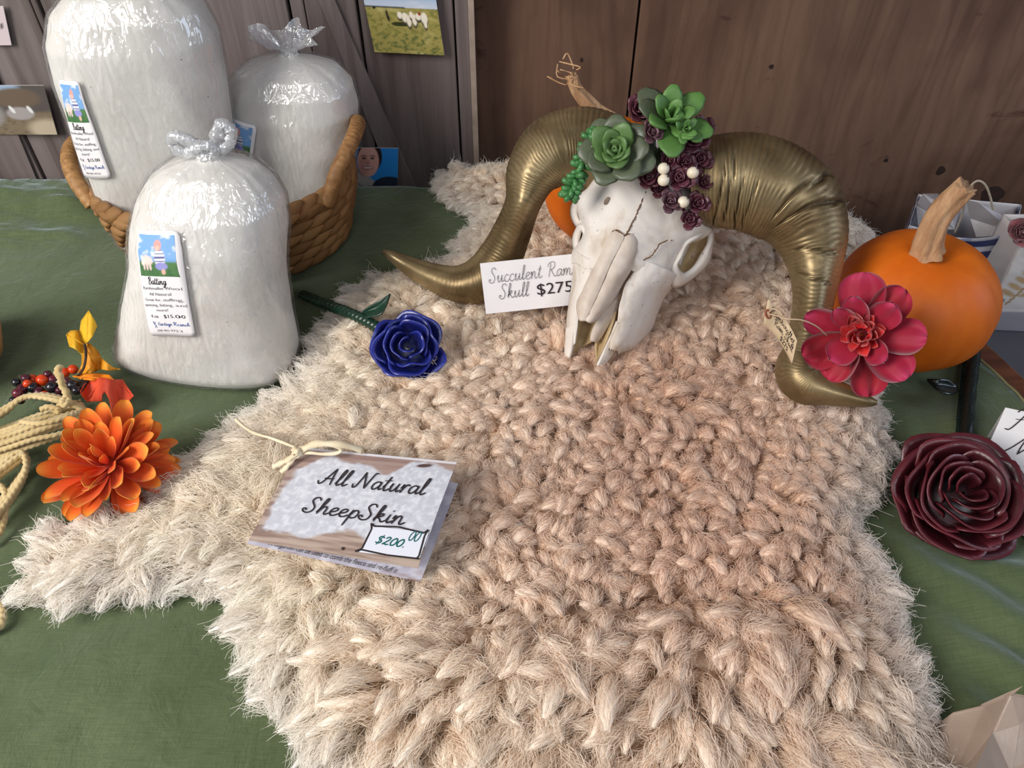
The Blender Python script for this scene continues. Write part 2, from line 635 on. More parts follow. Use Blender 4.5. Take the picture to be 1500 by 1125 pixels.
# --- plywood wall
mw = Mat('plywood', rough=0.62)
vec = mw.coords((1, 1, 1))
vg = mw.coords((14, 14, 1.8))
g1 = mw.noise(vg, 1.6, 6, 0.6, 1.2)
g2 = mw.noise(vec, 3.2, 4, 0.6, 0.6)
c1 = mw.ramp(g1, [(0.25, srgb(92, 69, 55)), (0.5, srgb(112, 86, 70)), (0.78, srgb(127, 99, 81))])
c2 = mw.ramp(g2, [(0.32, srgb(172, 146, 136)), (0.6, srgb(255, 250, 245))])
wv = mw.n('ShaderNodeTexWave', wave_type='BANDS', bands_direction='X')
wv.inputs['Scale'].default_value = 9.0; wv.inputs['Distortion'].default_value = 14.0
wv.inputs['Detail'].default_value = 3; wv.inputs['Detail Scale'].default_value = 1.2
mw.l(mw.coords((1.6, 1, 0.32)), wv.inputs['Vector'])
c3 = mw.ramp(wv.outputs['Color'], [(0.0, srgb(206, 192, 184)), (0.5, srgb(255, 255, 255))])
st = mw.noise(mw.coords((1, 1, 1.8)), 7.5, 5, 0.7, 0.8)
c4 = mw.ramp(st, [(0.62, srgb(255, 255, 255)), (0.70, srgb(150, 118, 104))])
cc = mw.mix(1.0, c1, c2, 'MULTIPLY')
cc = mw.mix(0.28, cc, c3, 'MULTIPLY')
cc = mw.mix(0.8, cc, c4, 'MULTIPLY')
mw.color(cc)
mw.bump(g1, 0.25, 0.002)
M_PLY = mw.m
M_DARK = mat_simple('dark_gap', srgb(20, 15, 13), rough=0.9)
M_KNOT = mat_simple('knot', srgb(26, 16, 12), srgb(58, 36, 26), 60, 0.7)

WY = 0.975
wall = link('wall_back', mesh_data('wall_back', *box(-1.6, 2.0, WY + 0.012, WY + 0.03, -0.75, 1.5), M_DARK))
tag(wall, kind='structure')
sx = PY(931, 60, WY)[0]
for x0, x1 in ((-1.6, sx - 0.0015), (sx + 0.0015, sx + 1.22)):
    v, f = box(x0, x1, WY, WY + 0.012, -0.75, 1.5)
    part('panel', v, f, M_PLY, wall, smooth=False, bevel=0.001)
for px, py, rx, rz in ((1452, 288, .016, .017), (852, 88, .002, .003), (1130, 98, .003, .003), (1203, 252, .003, .0035),
                       (1298, 235, .003, .003), (1378, 250, .006, .007),):
    c = PY(px, py, WY - 0.0005)
    a = np.linspace(0, 2 * math.pi, 15)[:-1]
    q = np.c_[c[0] + rx * np.cos(a) * (1 + .2 * np.sin(3 * a + px)), np.full(14, c[1]), c[2] + rz * np.sin(a)]
    q2 = q + np.array([0, 0.003, 0])
    part('knot', np.vstack([q, q2]), [tuple(range(14))] + [(i, (i + 1) % 14, (i + 1) % 14 + 14, i + 14) for i in range(14)], M_KNOT, wall, smooth=False)

floor = link('floor', mesh_data('floor', *box(-2.2, 2.2, -1.6, 1.2, -0.80, -0.75),
                                mat_simple('concrete', srgb(96, 96, 100), srgb(120, 118, 118), 6, 0.8, 0.2)))
tag(floor, kind='structure')

# --- table and cloth
M_TABLE = Mat('table_wood', rough=0.45)
tv = M_TABLE.coords((3, 30, 3))
M_TABLE.color(M_TABLE.ramp(M_TABLE.noise(tv, 2, 6, 0.6, 0.8), [(0.3, srgb(70, 38, 24)), (0.7, srgb(122, 72, 48))]))
M_TABLE.bump(M_TABLE.noise(tv, 4, 5), 0.2)
tb = empty('table', (0, 0.4, -0.75), 'long wooden table under the green cloth, its bare brown edge beside the large pumpkin', 'table')
y0 = -0.10
pl = [(-1.15, y0), (table_xe(y0), y0), (table_xe(TABLE_Y1), TABLE_Y1), (-1.15, TABLE_Y1)]
V = [(x, y, -0.004) for x, y in pl] + [(x, y, -0.034) for x, y in pl]
part('table_top', V, [(0, 1, 2, 3), (7, 6, 5, 4)] + [(i, i + 4, (i + 1) % 4 + 4, (i + 1) % 4) for i in range(4)], M_TABLE.m, tb, smooth=False, bevel=0.003)
for x, y in ((-1.08, -.03), (.55, -.03), (-1.08, .80), (.34, .80)):
    part('leg', *box(x - .03, x + .03, y - .03, y + .03, -0.75, -0.034), M_TABLE.m, tb, smooth=False, bevel=0.004)

mc = Mat('green_linen', rough=0.85, sheen=0.5, sheenr=0.45, spec=0.25)
mc.set(sheent=(0.75, 0.9, 0.95, 1))
cv = mc.coords()
n1 = mc.noise(cv, 9, 5, 0.6, 0.5)
base = mc.ramp(n1, [(0.3, srgb(84, 97, 62)), (0.7, srgb(105, 117, 82))])
thr = mc.noise(mc.coords((1400, 60, 60)), 1.0, 2)
thr2 = mc.noise(mc.coords((60, 1400, 60)), 1.0, 2)
base = mc.mix(0.35, base, mc.ramp(thr2, [(0.3, srgb(150, 160, 140)), (0.7, srgb(255, 255, 255))]), 'MULTIPLY')
base = mc.mix(0.25, base, mc.ramp(thr, [(0.3, srgb(160, 165, 150)), (0.7, srgb(255, 255, 255))]), 'MULTIPLY')
mc.color(base)
nb = mc.bump(mc.noise(mc.coords((1, 1, 1)), 38, 6, 0.62, 0.9), 0.55, 0.004)
mc.bump(mc.noise(cv, 900, 2), 0.25, 0.0006, nb)
M_CLOTH = mc.m

nx, ny = 240, 190
xs = np.linspace(0, 1, nx); ys = np.linspace(y0, 1, ny)
S, T = np.meshgrid(xs, np.linspace(0, 1, ny))
Ylin = y0 + (TABLE_Y1 + 0.006 - y0) * np.minimum(T / 0.93, 1.0)
drop = np.maximum(T - 0.93, 0) / 0.07
XE = table_xe(Ylin) - 0.028 - 0.008 * fbm(Ylin * 40, Ylin * 0, 3, 3) - 0.05 * sstep(0.3, 0.1, Ylin) * 0
X = -1.16 + (XE + 1.16) * S
# wrinkles: soft folds everywhere, a rucked ridge at the back left, smooth table middle
W = 0.0035 * fbm(X * 9 + Ylin * 3, Ylin * 13 - X * 4, 11, 4)
wr = sstep(-0.46, -0.54, X) * sstep(0.70, 0.78, Ylin)
W += wr * (0.016 * sstep(.78, .83, Ylin) * (1 - .5 * sstep(.84, .875, Ylin)) + 0.034 * np.abs(fbm(X * 16 + Ylin * 30, Ylin * 60, 5, 3) - .5))
wl = sstep(0.34, 0.20, Ylin) * sstep(-0.1, -0.3, X)
W += wl * 0.007 * fbm(X * 30 + 5, Ylin * 34, 21, 4)
wrr = sstep(0.27, 0.36, X) * sstep(0.42, 0.30, Ylin)
r45 = (X * 0.75 + Ylin * 0.9)
W += wrr * (0.020 * (np.sin(r45 * 120 + 3 * fbm(X * 8, Ylin * 8, 2)) * .5 + .5) * fbm(X * 12, Ylin * 12, 8) + 0.004 * fbm(X * 40 - Ylin * 30, Ylin * 20 + X * 30, 31, 4))
W += 0.006 * sstep(.36, .42, X) * fbm(X * 25, Ylin * 22, 44, 3) * sstep(.62, .5, Ylin)
fm = poly_sd(np.c_[X.ravel(), Ylin.ravel()], OUT).reshape(X.shape) + 0.013
flat = sstep(-.035, -.004, fm)
for cx_, cy_, rx_, ry_ in ((-.318, .768, .15, .13), (-.298, .552, .10, .065), (.378, .569, .075, .075), (P(1411, 722, 0)[0], P(1411, 722, 0)[1], .06, .06),
                           (P(110, 570, 0)[0], P(110, 570, 0)[1], .06, .04), (P(20, 680, 0)[0], P(20, 680, 0)[1], .09, .07), (P(165, 690, 0)[0], P(165, 690, 0)[1], .06, .06)):
    flat = np.maximum(flat, 1 - sstep(.9, 1.35, np.hypot((X - cx_) / rx_, (Ylin - cy_) / ry_)))
W = W * (1 - flat)
Z = W - 0.0008 - drop * 0.22
Y = Ylin + 0.006 * np.minimum(drop * 5, 1) + 0.006 * np.sin(X * 40) * drop
cl = link('tablecloth', mesh_np('tablecloth', np.c_[X.ravel(), Y.ravel(), Z.ravel()], grid_faces(ny, nx), M_CLOTH))
tag(cl, 'wrinkled green linen tablecloth with a raw frayed edge spread over the display table', 'tablecloth')
m = cl.modifiers.new('thickness', 'SOLIDIFY'); m.thickness = 0.0008; m.offset = -1
# frayed hem along the raw right edge
hv = [(table_xe(y) - 0.028 - 0.008 * float(fbm(y * 40, 0.0, 3, 3)) - 0.002, y, 0.0035 + 0.003 * float(fbm(y * 60, 1.0, 9, 2))) for y in np.linspace(0.34, 0.80, 160)]
M_HEM = mat_simple('frayed_thread', srgb(140, 132, 92), srgb(112, 112, 74), 90, 0.9)
part('hem', *tube(np.array(hv), 0.0013, 5), M_HEM, cl)

# --- printed barn boards leaning behind the table
mb = Mat('grey_barn_board', rough=0.42, spec=0.4)
bv = mb.coords((26, 26, 1.3))
a1 = mb.noise(bv, 1.5, 6, 0.65, 0.7)
a2 = mb.noise(mb.coords((9, 9, 0.7)), 1.3, 3, 0.5, 0.3)
oi = mb.n('ShaderNodeObjectInfo')
bc = mb.ramp(a1, [(0.25, srgb(98, 88, 86)), (0.5, srgb(136, 127, 124)), (0.78, srgb(166, 158, 156))])
bc = mb.mix(0.6, bc, mb.ramp(a2, [(0.3, srgb(160, 140, 132)), (0.7, srgb(255, 252, 255))]), 'MULTIPLY')
bc = mb.mix(0.45, bc, mb.ramp(oi.outputs['Random'], [(0.0, srgb(150, 135, 130)), (1.0, srgb(255, 250, 250))]), 'MULTIPLY')
mb.color(bc)
mb.bump(a1, 0.35, 0.003)
M_BOARD = mb.m
BY = 0.935
bd = empty('barn_board_panel', (-0.6, BY, -0.75), 'panel of grey weathered barn boards with diagonal braces behind the wool bags', 'panel')
right = 0.5 * (PY(697, 10, BY)[0] + PY(697, 240, BY)[0])
bx = [-1.45, -1.28, -1.10] + [PY(p, 0, BY)[0] for p in (-60, 42)] + [PY(p, 0, BY)[0] for p in (54, 170, 290, 419)] + \
     [PY(421, 0, BY)[0], PY(444, 0, BY)[0], PY(522, 0, BY)[0], PY(664, 0, BY)[0], right]
bx = sorted(set(round(b, 4) for b in bx))
for i in range(len(bx) - 1):
    x0_, x1_ = bx[i], bx[i + 1]
    if x1_ - x0_ < 0.006:
        continue
    dy = (0.0, 0.003, -0.002, 0.002)[i % 4]
    part('plank', *box(x0_ + 0.0012, x1_ - 0.0012, BY + dy, BY + 0.014, -0.75, 1.2), M_BOARD, bd, smooth=False, bevel=0.0015)
part('backing', *box(bx[0], right - 0.004, BY + 0.014, BY + 0.018, -0.75, 1.2), M_DARK, bd, smooth=False)
M_PALE = mat_simple('pale_board_edge', srgb(168, 152, 136), srgb(140, 124, 112), 40, 0.6)
part('edge_strip', *box(right - 0.0055, right + 0.001, BY - 0.003, BY + 0.012, -0.75, 1.2), M_PALE, bd, smooth=False)


def brace(q):
    f = [PY(px, py, BY - 0.006) for px, py in q]
    b = [p_ + np.array([0, 0.0045, 0]) for p_ in f]
    part('brace', f + b, [(0, 1, 2, 3), (7, 6, 5, 4)] + [(i, (i + 1) % 4, (i + 1) % 4 + 4, i + 4) for i in range(4)], M_BOARD, bd, smooth=False, bevel=0.0012)


brace([(440, -70), (462, -62), (614, 290), (585, 290)])
brace([(-70, 40), (-20, 90), (72, 310), (-70, 310)])

# --- low grey bench beyond the table's right edge
bn = empty('bench', (0.95, 0.72, -0.75), 'low grey bench to the right of the table, under the gift bags', 'bench')
M_BENCH = mat_simple('grey_paint', srgb(92, 92, 98), srgb(76, 76, 82), 8, 0.7)
pl = [(.62, .2), (1.5, .2), (1.5, .86), (.455, .86)]
V = [(x, y, -0.08) for x, y in pl] + [(x, y, -0.11) for x, y in pl]
part('seat', V, [(0, 1, 2, 3), (7, 6, 5, 4)] + [(i, i + 4, (i + 1) % 4 + 4, (i + 1) % 4) for i in range(4)], M_BENCH, bn, smooth=False, bevel=0.003)
for x, y in ((.70, .28), (1.42, .28), (.52, .82), (1.42, .82)):
    part('leg', *box(x - .025, x + .025, y - .025, y + .025, -0.75, -0.11), M_BENCH, bn, smooth=False)


# --- photographs pinned to the boards
def photo(name, px4, y, fn, label, nx=110, ny=80):
    """px4 = bl, br, tl on the board plane"""
    bl, br, tl = [PY(px, py, y) for px, py in px4]
    w = np.linalg.norm(br - bl); h = np.linalg.norm(tl - bl)
    mp = Flat(bl, br, tl, w, h)
    o = empty(name, (bl + br) / 2, label, 'photograph')
    part('paper', *sheet(mp, w, h, 0.0006), M_CARD, o, smooth=False)
    raster('picture', mp, 0, w, 0, h, nx, ny, fn, o, 0.0004, M_PHOTO)
    return o


def ph_flock(u, v):
    c = np.zeros((len(u), 3))
    n1 = fbm(u * 22, v * 30, 3, 4); n2 = fbm(u * 5, v * 9, 8, 3)
    c[:] = lin(164, 152, 84)
    c = blend(c, sstep(.35, .75, n1), lin(120, 120, 56))
    c = blend(c, sstep(.5, .8, n2) * .6, lin(206, 192, 128))
    c = blend(c, (v < .3) * sstep(.45, .7, n1) * .7, lin(88, 104, 62))
    sky = sstep(.695, .71, v + .03 * (1 - u) * 0)
    skyc = blend(np.tile(lin(120, 165, 215), (len(u), 1)), sstep(1.0, .72, v), lin(196, 206, 222))
    skyc = blend(skyc, sstep(.5, .75, fbm(u * 3, v * 8, 6, 3)) * .5, lin(228, 230, 236))
    c = c * (1 - sky[:, None]) + skyc * sky[:, None]
    c = blend(c, (np.abs(v - .70) < .012) * (u < .55) * .8, lin(52, 56, 60))
    c = blend(c, ell(u, v, .12, .685, .02, .02), lin(26, 26, 30))
    c = blend(c, ell(u, v, .285, .585, .018, .075), lin(60, 52, 40))
    c = blend(c, ell(u, v, .30, .53, .012, .05), lin(40, 36, 30))
    c = blend(c, ell(u, v, .45, .455, .13, .035), lin(50, 56, 30))
    for x, y, rx, ry in ((.46, .57, .04, .06), (.53, .54, .05, .085), (.575, .49, .035, .1), (.62, .58, .03, .06), (.655, .51, .035, .1), (.715, .56, .045, .06),
                         (.795, .54, .05, .1), (.80, .46, .025, .08)):
        c = blend(c, ell(u, v, x, y - .01, rx, ry, .2), lin(70, 62, 48))
        c = blend(c, ell(u, v, x, y + .02, rx * .9, ry * .85, .25), lin(244, 234, 212))
    c = blend(c, ell(u, v, .735, .625, .02, .03), lin(150, 70, 40))
    return c


photo('flock_photograph', ((549, 76), (651, 81), (528, -22)), BY - 0.008, ph_flock,
      'photograph of white sheep on a green field pinned high on the grey boards')


def ph_selfie(u, v):
    c = np.tile(lin(54, 150, 226), (len(u), 1))
    u = u - .14
    c = blend(c, sstep(.1, .7, v) * .35, lin(30, 130, 214))
    # wool of the animal, lower left
    c = blend(c, sstep(.05, -.05, v + .95 * u - .62), lin(186, 178, 170))
    c = blend(c, sstep(.05, -.05, v + .95 * u - .62) * sstep(.45, .6, fbm(u * 12 + v * 10, v * 6, 4, 3)), lin(132, 124, 118))
    # jacket
    c = blend(c, ell(u, v, .70, .08, .34, .27, .06), lin(48, 54, 70))
    # hair, face
    c = blend(c, ell(u, v, .32, .80, .235, .36, .06), lin(48, 34, 34))
    c = blend(c, ell(u, v, .29, .70, .205, .36, .05), lin(232, 176, 160))
    c = blend(c, ell(u, v, .20, .62, .1, .25, .5) * .6, lin(180, 122, 112))
    c = blend(c, ell(u, v, .29, .88, .15, .09, .4) * .5, lin(226, 178, 164))
    for x in (.21, .37):
        c = blend(c, ell(u, v, x, .765, .042, .02, .3), lin(64, 46, 48))
        c = blend(c, ell(u, v, x, .82, .06, .014, .4) * .8, lin(92, 62, 56))
    c = blend(c, ell(u, v, .29, .66, .028, .05, .5) * .5, lin(172, 112, 102))
    c = blend(c, ell(u, v, .285, .545, .095, .035, .2), lin(158, 84, 84))
    c = blend(c, ell(u, v, .285, .55, .08, .018, .2), lin(238, 228, 224))
    return c


photo('portrait_photograph', ((508, 279), (582, 280), (506, 216)), BY - 0.0075, ph_selfie,
      'photograph of a smiling person against blue sky, low on the boards beside the basket', 80, 64)


def ph_barn(u, v):
    c = np.tile(lin(132, 116, 96), (len(u), 1))
    n1 = fbm(u * 16, v * 20, 13, 4)
    c = blend(c, sstep(.4, .7, n1) * .6, lin(96, 82, 68))
    c = blend(c, sstep(.34, .42, v - .1 * u), lin(92, 84, 82))
    c = blend(c, sstep(.62, .72, v + .12 * (u - .5)) * sstep(.75, .6, u), lin(156, 178, 204))
    c = blend(c, ell(u, v, .12, .42, .3, .3, .2), lin(150, 144, 140))
    c = blend(c, ell(u, v, .05, .66, .12, .2, .2), lin(84, 76, 74))
    c = blend(c, ell(u, v, .62, .75, .3, .2, .2), lin(112, 96, 82))
    c = blend(c, ell(u, v, .62, .44, .17, .13, .2), lin(168, 160, 158))
    for x in (.53, .75):
        c = blend(c, ell(u, v, x, .52, .025, .08, .2, .3), lin(230, 228, 226))
    c = blend(c, ell(u, v, .9, .12, .22, .2, .4), lin(196, 180, 156))
    return c


photo('barn_photograph', ((-32, 197), (84, 197), (-58, 125)), BY - 0.0085, ph_barn,
      'photograph of sheep lying in a shady barn pinned at the far left of the boards')


def ph_sign(u, v):
    c = np.tile(lin(214, 196, 200), (len(u), 1))
    return blend(c, ell(u, v, .9, .5, .03, .05), lin(80, 70, 74))


photo('paper_note', ((-60, 67), (17, 66), (-75, 10)), BY - 0.004, ph_sign, 'pale pink sheet of paper cut by the top left corner of the boards', 20, 16)


def ph_blue(u, v):
    c = np.tile(lin(128, 150, 190), (len(u), 1))
    return blend(c, fbm(u * 6, v * 6, 3), lin(190, 200, 220))


photo('sky_photograph', ((204, 18), (270, 12), (196, -50)), BY - 0.004, ph_blue, 'blue photograph almost hidden behind the top of the tallest wool bag', 20, 16)
# ================================================================== SHEEPSKIN
def fleece_z(x, y, sd):
    """height of the wool bed under the lock tips"""
    z = 0.006 + 0.020 * sstep(0.0, 0.06, sd)
    z = z + 0.010 * (fbm(x * 9, y * 9, 51, 3) - 0.5) * sstep(0.01, 0.05, sd)
    # a swelling rump with a parting in front of it
    yy = y - (0.262 + 0.02 * np.sin(x * 9))
    z = z + 0.012 * np.exp(-((yy + .035) / 0.04) ** 2) * sstep(0.02, .07, sd)
    z = z - 0.012 * np.exp(-(yy / 0.010) ** 2) * sstep(.02, .09, x) * sstep(.27, .20, x)
    # shallow bowl where the skull rests, ridge right of it
    z = z + 0.006 * np.exp(-(((x - .28) / .1) ** 2 + ((y - .40) / .12) ** 2))
    return z


sk = empty('sheepskin', (0.02, 0.45, 0.0), 'large cream and tan woolly sheepskin spread across the green tablecloth', 'sheepskin')

# hide
pn = np.roll(OUT, -1, 0) - np.roll(OUT, 1, 0)
pn = np.c_[-pn[:, 1], pn[:, 0]] / np.linalg.norm(pn, axis=1)[:, None]
pa = 0.5 * np.sum(OUT[:, 0] * np.roll(OUT[:, 1], -1) - np.roll(OUT[:, 0], -1) * OUT[:, 1])
hv = [(x, y, 0.0012) for x, y in OUT + pn * 0.014 * np.sign(pa)]
n = len(hv)
bmh = bmesh.new()
top = [bmh.verts.new((a - ORG[sk.name][0], b - ORG[sk.name][1], c + .0035)) for a, b, c in hv]
fc = bmh.faces.new(top)
bmesh.ops.triangulate(bmh, faces=[fc])
meh = bpy.data.meshes.new('hide'); bmh.to_mesh(meh); bmh.free()
meh.materials.append(mat_simple('hide', srgb(190, 170, 145), rough=0.8))
ho = link('hide', meh, sk)
mm = ho.modifiers.new('t', 'SOLIDIFY'); mm.thickness = 0.002

# wool bed
mwool = Mat('wool', rough=0.95, spec=0.08)
mwool.color(mwool.attr())
mwool.set(sss=0.0, sheen=0.25, sheenr=0.6)
wn = mwool.noise(mwool.coords((1, 1, 1)), 420, 3, 0.6)
mwool.bump(wn, 0.55, 0.0012)
M_WOOL = mwool.m

CREAM = lin(250, 242, 228); TANC = lin(231, 206, 188); WHITE = lin(248, 244, 240)


def wool_color(x, y, sd):
    t = np.exp(-(((x - .15) / .20) ** 2 + ((y - .40) / .23) ** 2))  # tan middle: the wool's own tone plus some shade put into the colour
    t = np.clip(t * 1.15 + .35 * (fbm(x * 14, y * 14, 71, 3) - .5), 0, 1)
    c = CREAM[None] * (1 - t[:, None]) + TANC[None] * t[:, None]
    w = sstep(.05, .0, sd) * .75
    w = np.maximum(w, sstep(.1, .25, x - .1) * .35)
    return c * (1 - w[:, None]) + WHITE[None] * w[:, None]


g = 0.005
gx = np.arange(OUT[:, 0].min(), OUT[:, 0].max(), g); gy = np.arange(max(OUT[:, 1].min(), 0.0), OUT[:, 1].max(), g)
GX, GY = np.meshgrid(gx, gy)
sd = poly_sd(np.c_[GX.ravel(), GY.ravel()], OUT)
gz = fleece_z(GX.ravel(), GY.ravel(), sd) * sstep(-.002, .02, sd) + 0.0035
fq = np.array(grid_faces(len(gy), len(gx)))
fq = fq[(sd[fq] > 0.006).all(1)]
us, inv = np.unique(fq, return_inverse=True)
bv_ = np.c_[GX.ravel(), GY.ravel(), gz][us]
bc_ = wool_color(bv_[:, 0], bv_[:, 1], sd[us]) * np.array([.84, .72, .60])  # deeper tan: lanolin tone with the shade below the locks coloured in
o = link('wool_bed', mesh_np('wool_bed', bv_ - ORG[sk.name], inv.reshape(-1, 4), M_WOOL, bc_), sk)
o['kind'] = 'stuff'

# locks
rs = np.random.RandomState(5)


def lock_positions():
    out = []
    y = 0.02
    while y < OUT[:, 1].max():
        s = 0.0078 + 0.0022 * sstep(.30, .10, y)
        xx = np.arange(OUT[:, 0].min(), OUT[:, 0].max(), s)
        out.append(np.c_[xx + rs.uniform(-.55, .55, len(xx)) * s, y + rs.uniform(-.5, .5, len(xx)) * s * .87])
        y += s * .87
    p = np.vstack(out)
    d = poly_sd(p, OUT)
    k = d > 0.0005
    k &= ~((np.abs(p[:, 1] - (.268 + .25 * (p[:, 0] - .053))) < .0055) & (p[:, 0] > .040) & (p[:, 0] < .092))
    return p[k], d[k]


LP, LSD = lock_positions()
NL = len(LP)
# outward direction from the edge
e = 0.004
gxd = poly_sd(LP + [e, 0], OUT) - poly_sd(LP - [e, 0], OUT)
gyd = poly_sd(LP + [0, e], OUT) - poly_sd(LP - [0, e], OUT)
outd = -np.c_[gxd, gyd]; outd /= np.linalg.norm(outd, axis=1)[:, None] + 1e-9
cen = LP - np.array([0.10, 0.46]); cen /= np.linalg.norm(cen, axis=1)[:, None] + 1e-9
edge = sstep(.05, .0, LSD); lower = sstep(.30, .16, LP[:, 1]); left = sstep(-.06, -.2, LP[:, 0])
ang = (fbm(LP[:, 0] * 22, LP[:, 1] * 22, 81, 3) - .5) * 7.0 + rs.normal(0, .6, NL)
base = cen * .55 + np.array([0.25, -0.75])[None] * (0.65 + lower[:, None]) + np.array([-.7, -.1])[None] * left[:, None]
legdir = sstep(-.26, -.36, LP[:, 0])[:, None] * np.array([-1.3, -.35])[None]
base = base * (1 - .6 * edge[:, None]) + outd * 1.7 * edge[:, None] + legdir
ca, sa = np.cos(ang * (1 - .6 * np.maximum(edge, lower * .7))), np.sin(ang * (1 - .6 * np.maximum(edge, lower * .7)))
fl = np.c_[base[:, 0] * ca - base[:, 1] * sa, base[:, 0] * sa + base[:, 1] * ca]
fl /= np.linalg.norm(fl, axis=1)[:, None]
curd = (1 - edge) * (1 - lower) * (1 - .55 * left)
big = np.exp(rs.normal(0, .20, NL)) * (1 + .35 * (fbm(LP[:, 0] * 30, LP[:, 1] * 30, 33, 2) - .4))
L = (0.021 - 0.0040 * curd + 0.015 * lower + 0.008 * left) * big
L *= 1 - .45 * sstep(.012, .0, LSD)
Wd = (0.0054 + 0.0004 * curd + 0.0012 * lower) * big ** .7 * rs.uniform(.85, 1.2, NL)
tilt = (0.28 + 0.50 * curd + 0.12 * lower) * rs.uniform(.6, 1.4, NL)
z0 = fleece_z(LP[:, 0], LP[:, 1], LSD) * sstep(-.002, .02, LSD) + 0.0005
NRG, NS = 7, 6
tt = np.linspace(0, 1, NRG)
prof = np.array([.55, .88, 1.05, 1.08, .98, .74, .30])
side = np.c_[-fl[:, 1], fl[:, 0]]
curl = rs.normal(0, .35, NL)
hook = .85 + .55 * curd
# wool pressed flat under the things that lie on it
press = sstep(-.004, .006, poly_sd(LP, np.array([P(*q, .03)[:2] for q in ((364, 795), (616, 851), (671, 690), (440, 655))])) + .013)
for px_, py_, r_ in ((168, 690, .045), (598, 512, .030), (860, 480, .03)):
    c_ = P(px_, py_, .02)[:2]
    press = np.maximum(press, 1 - sstep(.8, 1.1, np.hypot(LP[:, 0] - c_[0], LP[:, 1] - c_[1]) / r_))
tilt = tilt * (1 - .72 * press)
hook = hook * (1 - .5 * press)
soft0 = np.clip(np.maximum(edge, .8 * left) + .25 * lower, 0, 1)
V = np.empty((NL, NRG, NS, 3), np.float32)
axis = np.empty((NL, NRG, 3))
for i, t in enumerate(tt):
    h = np.sin(tilt) * ((.5 + hook) * t - hook * t * t) * L
    r = np.cos(tilt * (1 - .6 * t)) * t * L
    sh = curl * L * t * t * .6
    axis[:, i, :2] = LP + fl * r[:, None] + side * sh[:, None]
    axis[:, i, 2] = z0 + h + .002
axis[:, :, 2] = np.maximum(axis[:, :, 2], 0.004)
jit = rs.uniform(.70, 1.24, (NL, NS))
fr_s = np.empty((NL, NRG, 3)); fr_n = np.empty((NL, NRG, 3))
for i in range(NRG):
    tg = axis[:, min(i + 1, NRG - 1)] - axis[:, max(i - 1, 0)]
    tg /= np.linalg.norm(tg, axis=1)[:, None] + 1e-9
    s3 = np.c_[side, np.zeros(NL)]
    nn = np.cross(tg, s3); nn /= np.linalg.norm(nn, axis=1)[:, None] + 1e-9
    s3 = np.cross(nn, tg)
    fr_s[:, i], fr_n[:, i] = s3, nn
    for k in range(NS):
        a = 2 * math.pi * k / NS
        rr = Wd * prof[i] * jit[:, k] * (.62 - .30 * soft0)
        V[:, i, k] = axis[:, i] + s3 * (np.cos(a) * rr)[:, None] + nn * (np.sin(a) * rr * .72)[:, None]
V[..., 2] = np.maximum(V[..., 2], 0.0035)
fb = []
for i in range(NRG - 1):
    for k in range(NS):
        fb.append((i * NS + k, i * NS + (k + 1) % NS, (i + 1) * NS + (k + 1) % NS, (i + 1) * NS + k))
e0_ = (NRG - 1) * NS
fb += [(e0_, e0_ + 1, e0_ + 2, e0_ + 3), (e0_, e0_ + 3, e0_ + 4, e0_ + 5)]
fb = np.array(fb)
Q = (fb[None] + (np.arange(NL) * NRG * NS)[:, None, None]).reshape(-1, 4)
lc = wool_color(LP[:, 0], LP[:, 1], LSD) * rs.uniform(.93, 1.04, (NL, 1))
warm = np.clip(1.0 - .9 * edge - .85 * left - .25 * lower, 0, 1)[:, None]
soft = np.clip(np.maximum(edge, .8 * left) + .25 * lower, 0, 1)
root = lc * (np.array([.97, .93, .87]) * (1 - warm) + np.array([.88, .75, .63]) * warm)  # tan roots: lanolin tone, with shade between the locks painted in
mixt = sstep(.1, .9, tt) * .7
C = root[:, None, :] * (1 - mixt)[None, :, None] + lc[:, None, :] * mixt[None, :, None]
C = np.repeat(C[:, :, None, :], NS, 2).reshape(-1, 3)
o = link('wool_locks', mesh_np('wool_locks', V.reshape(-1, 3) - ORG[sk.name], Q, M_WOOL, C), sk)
o['kind'] = 'stuff'

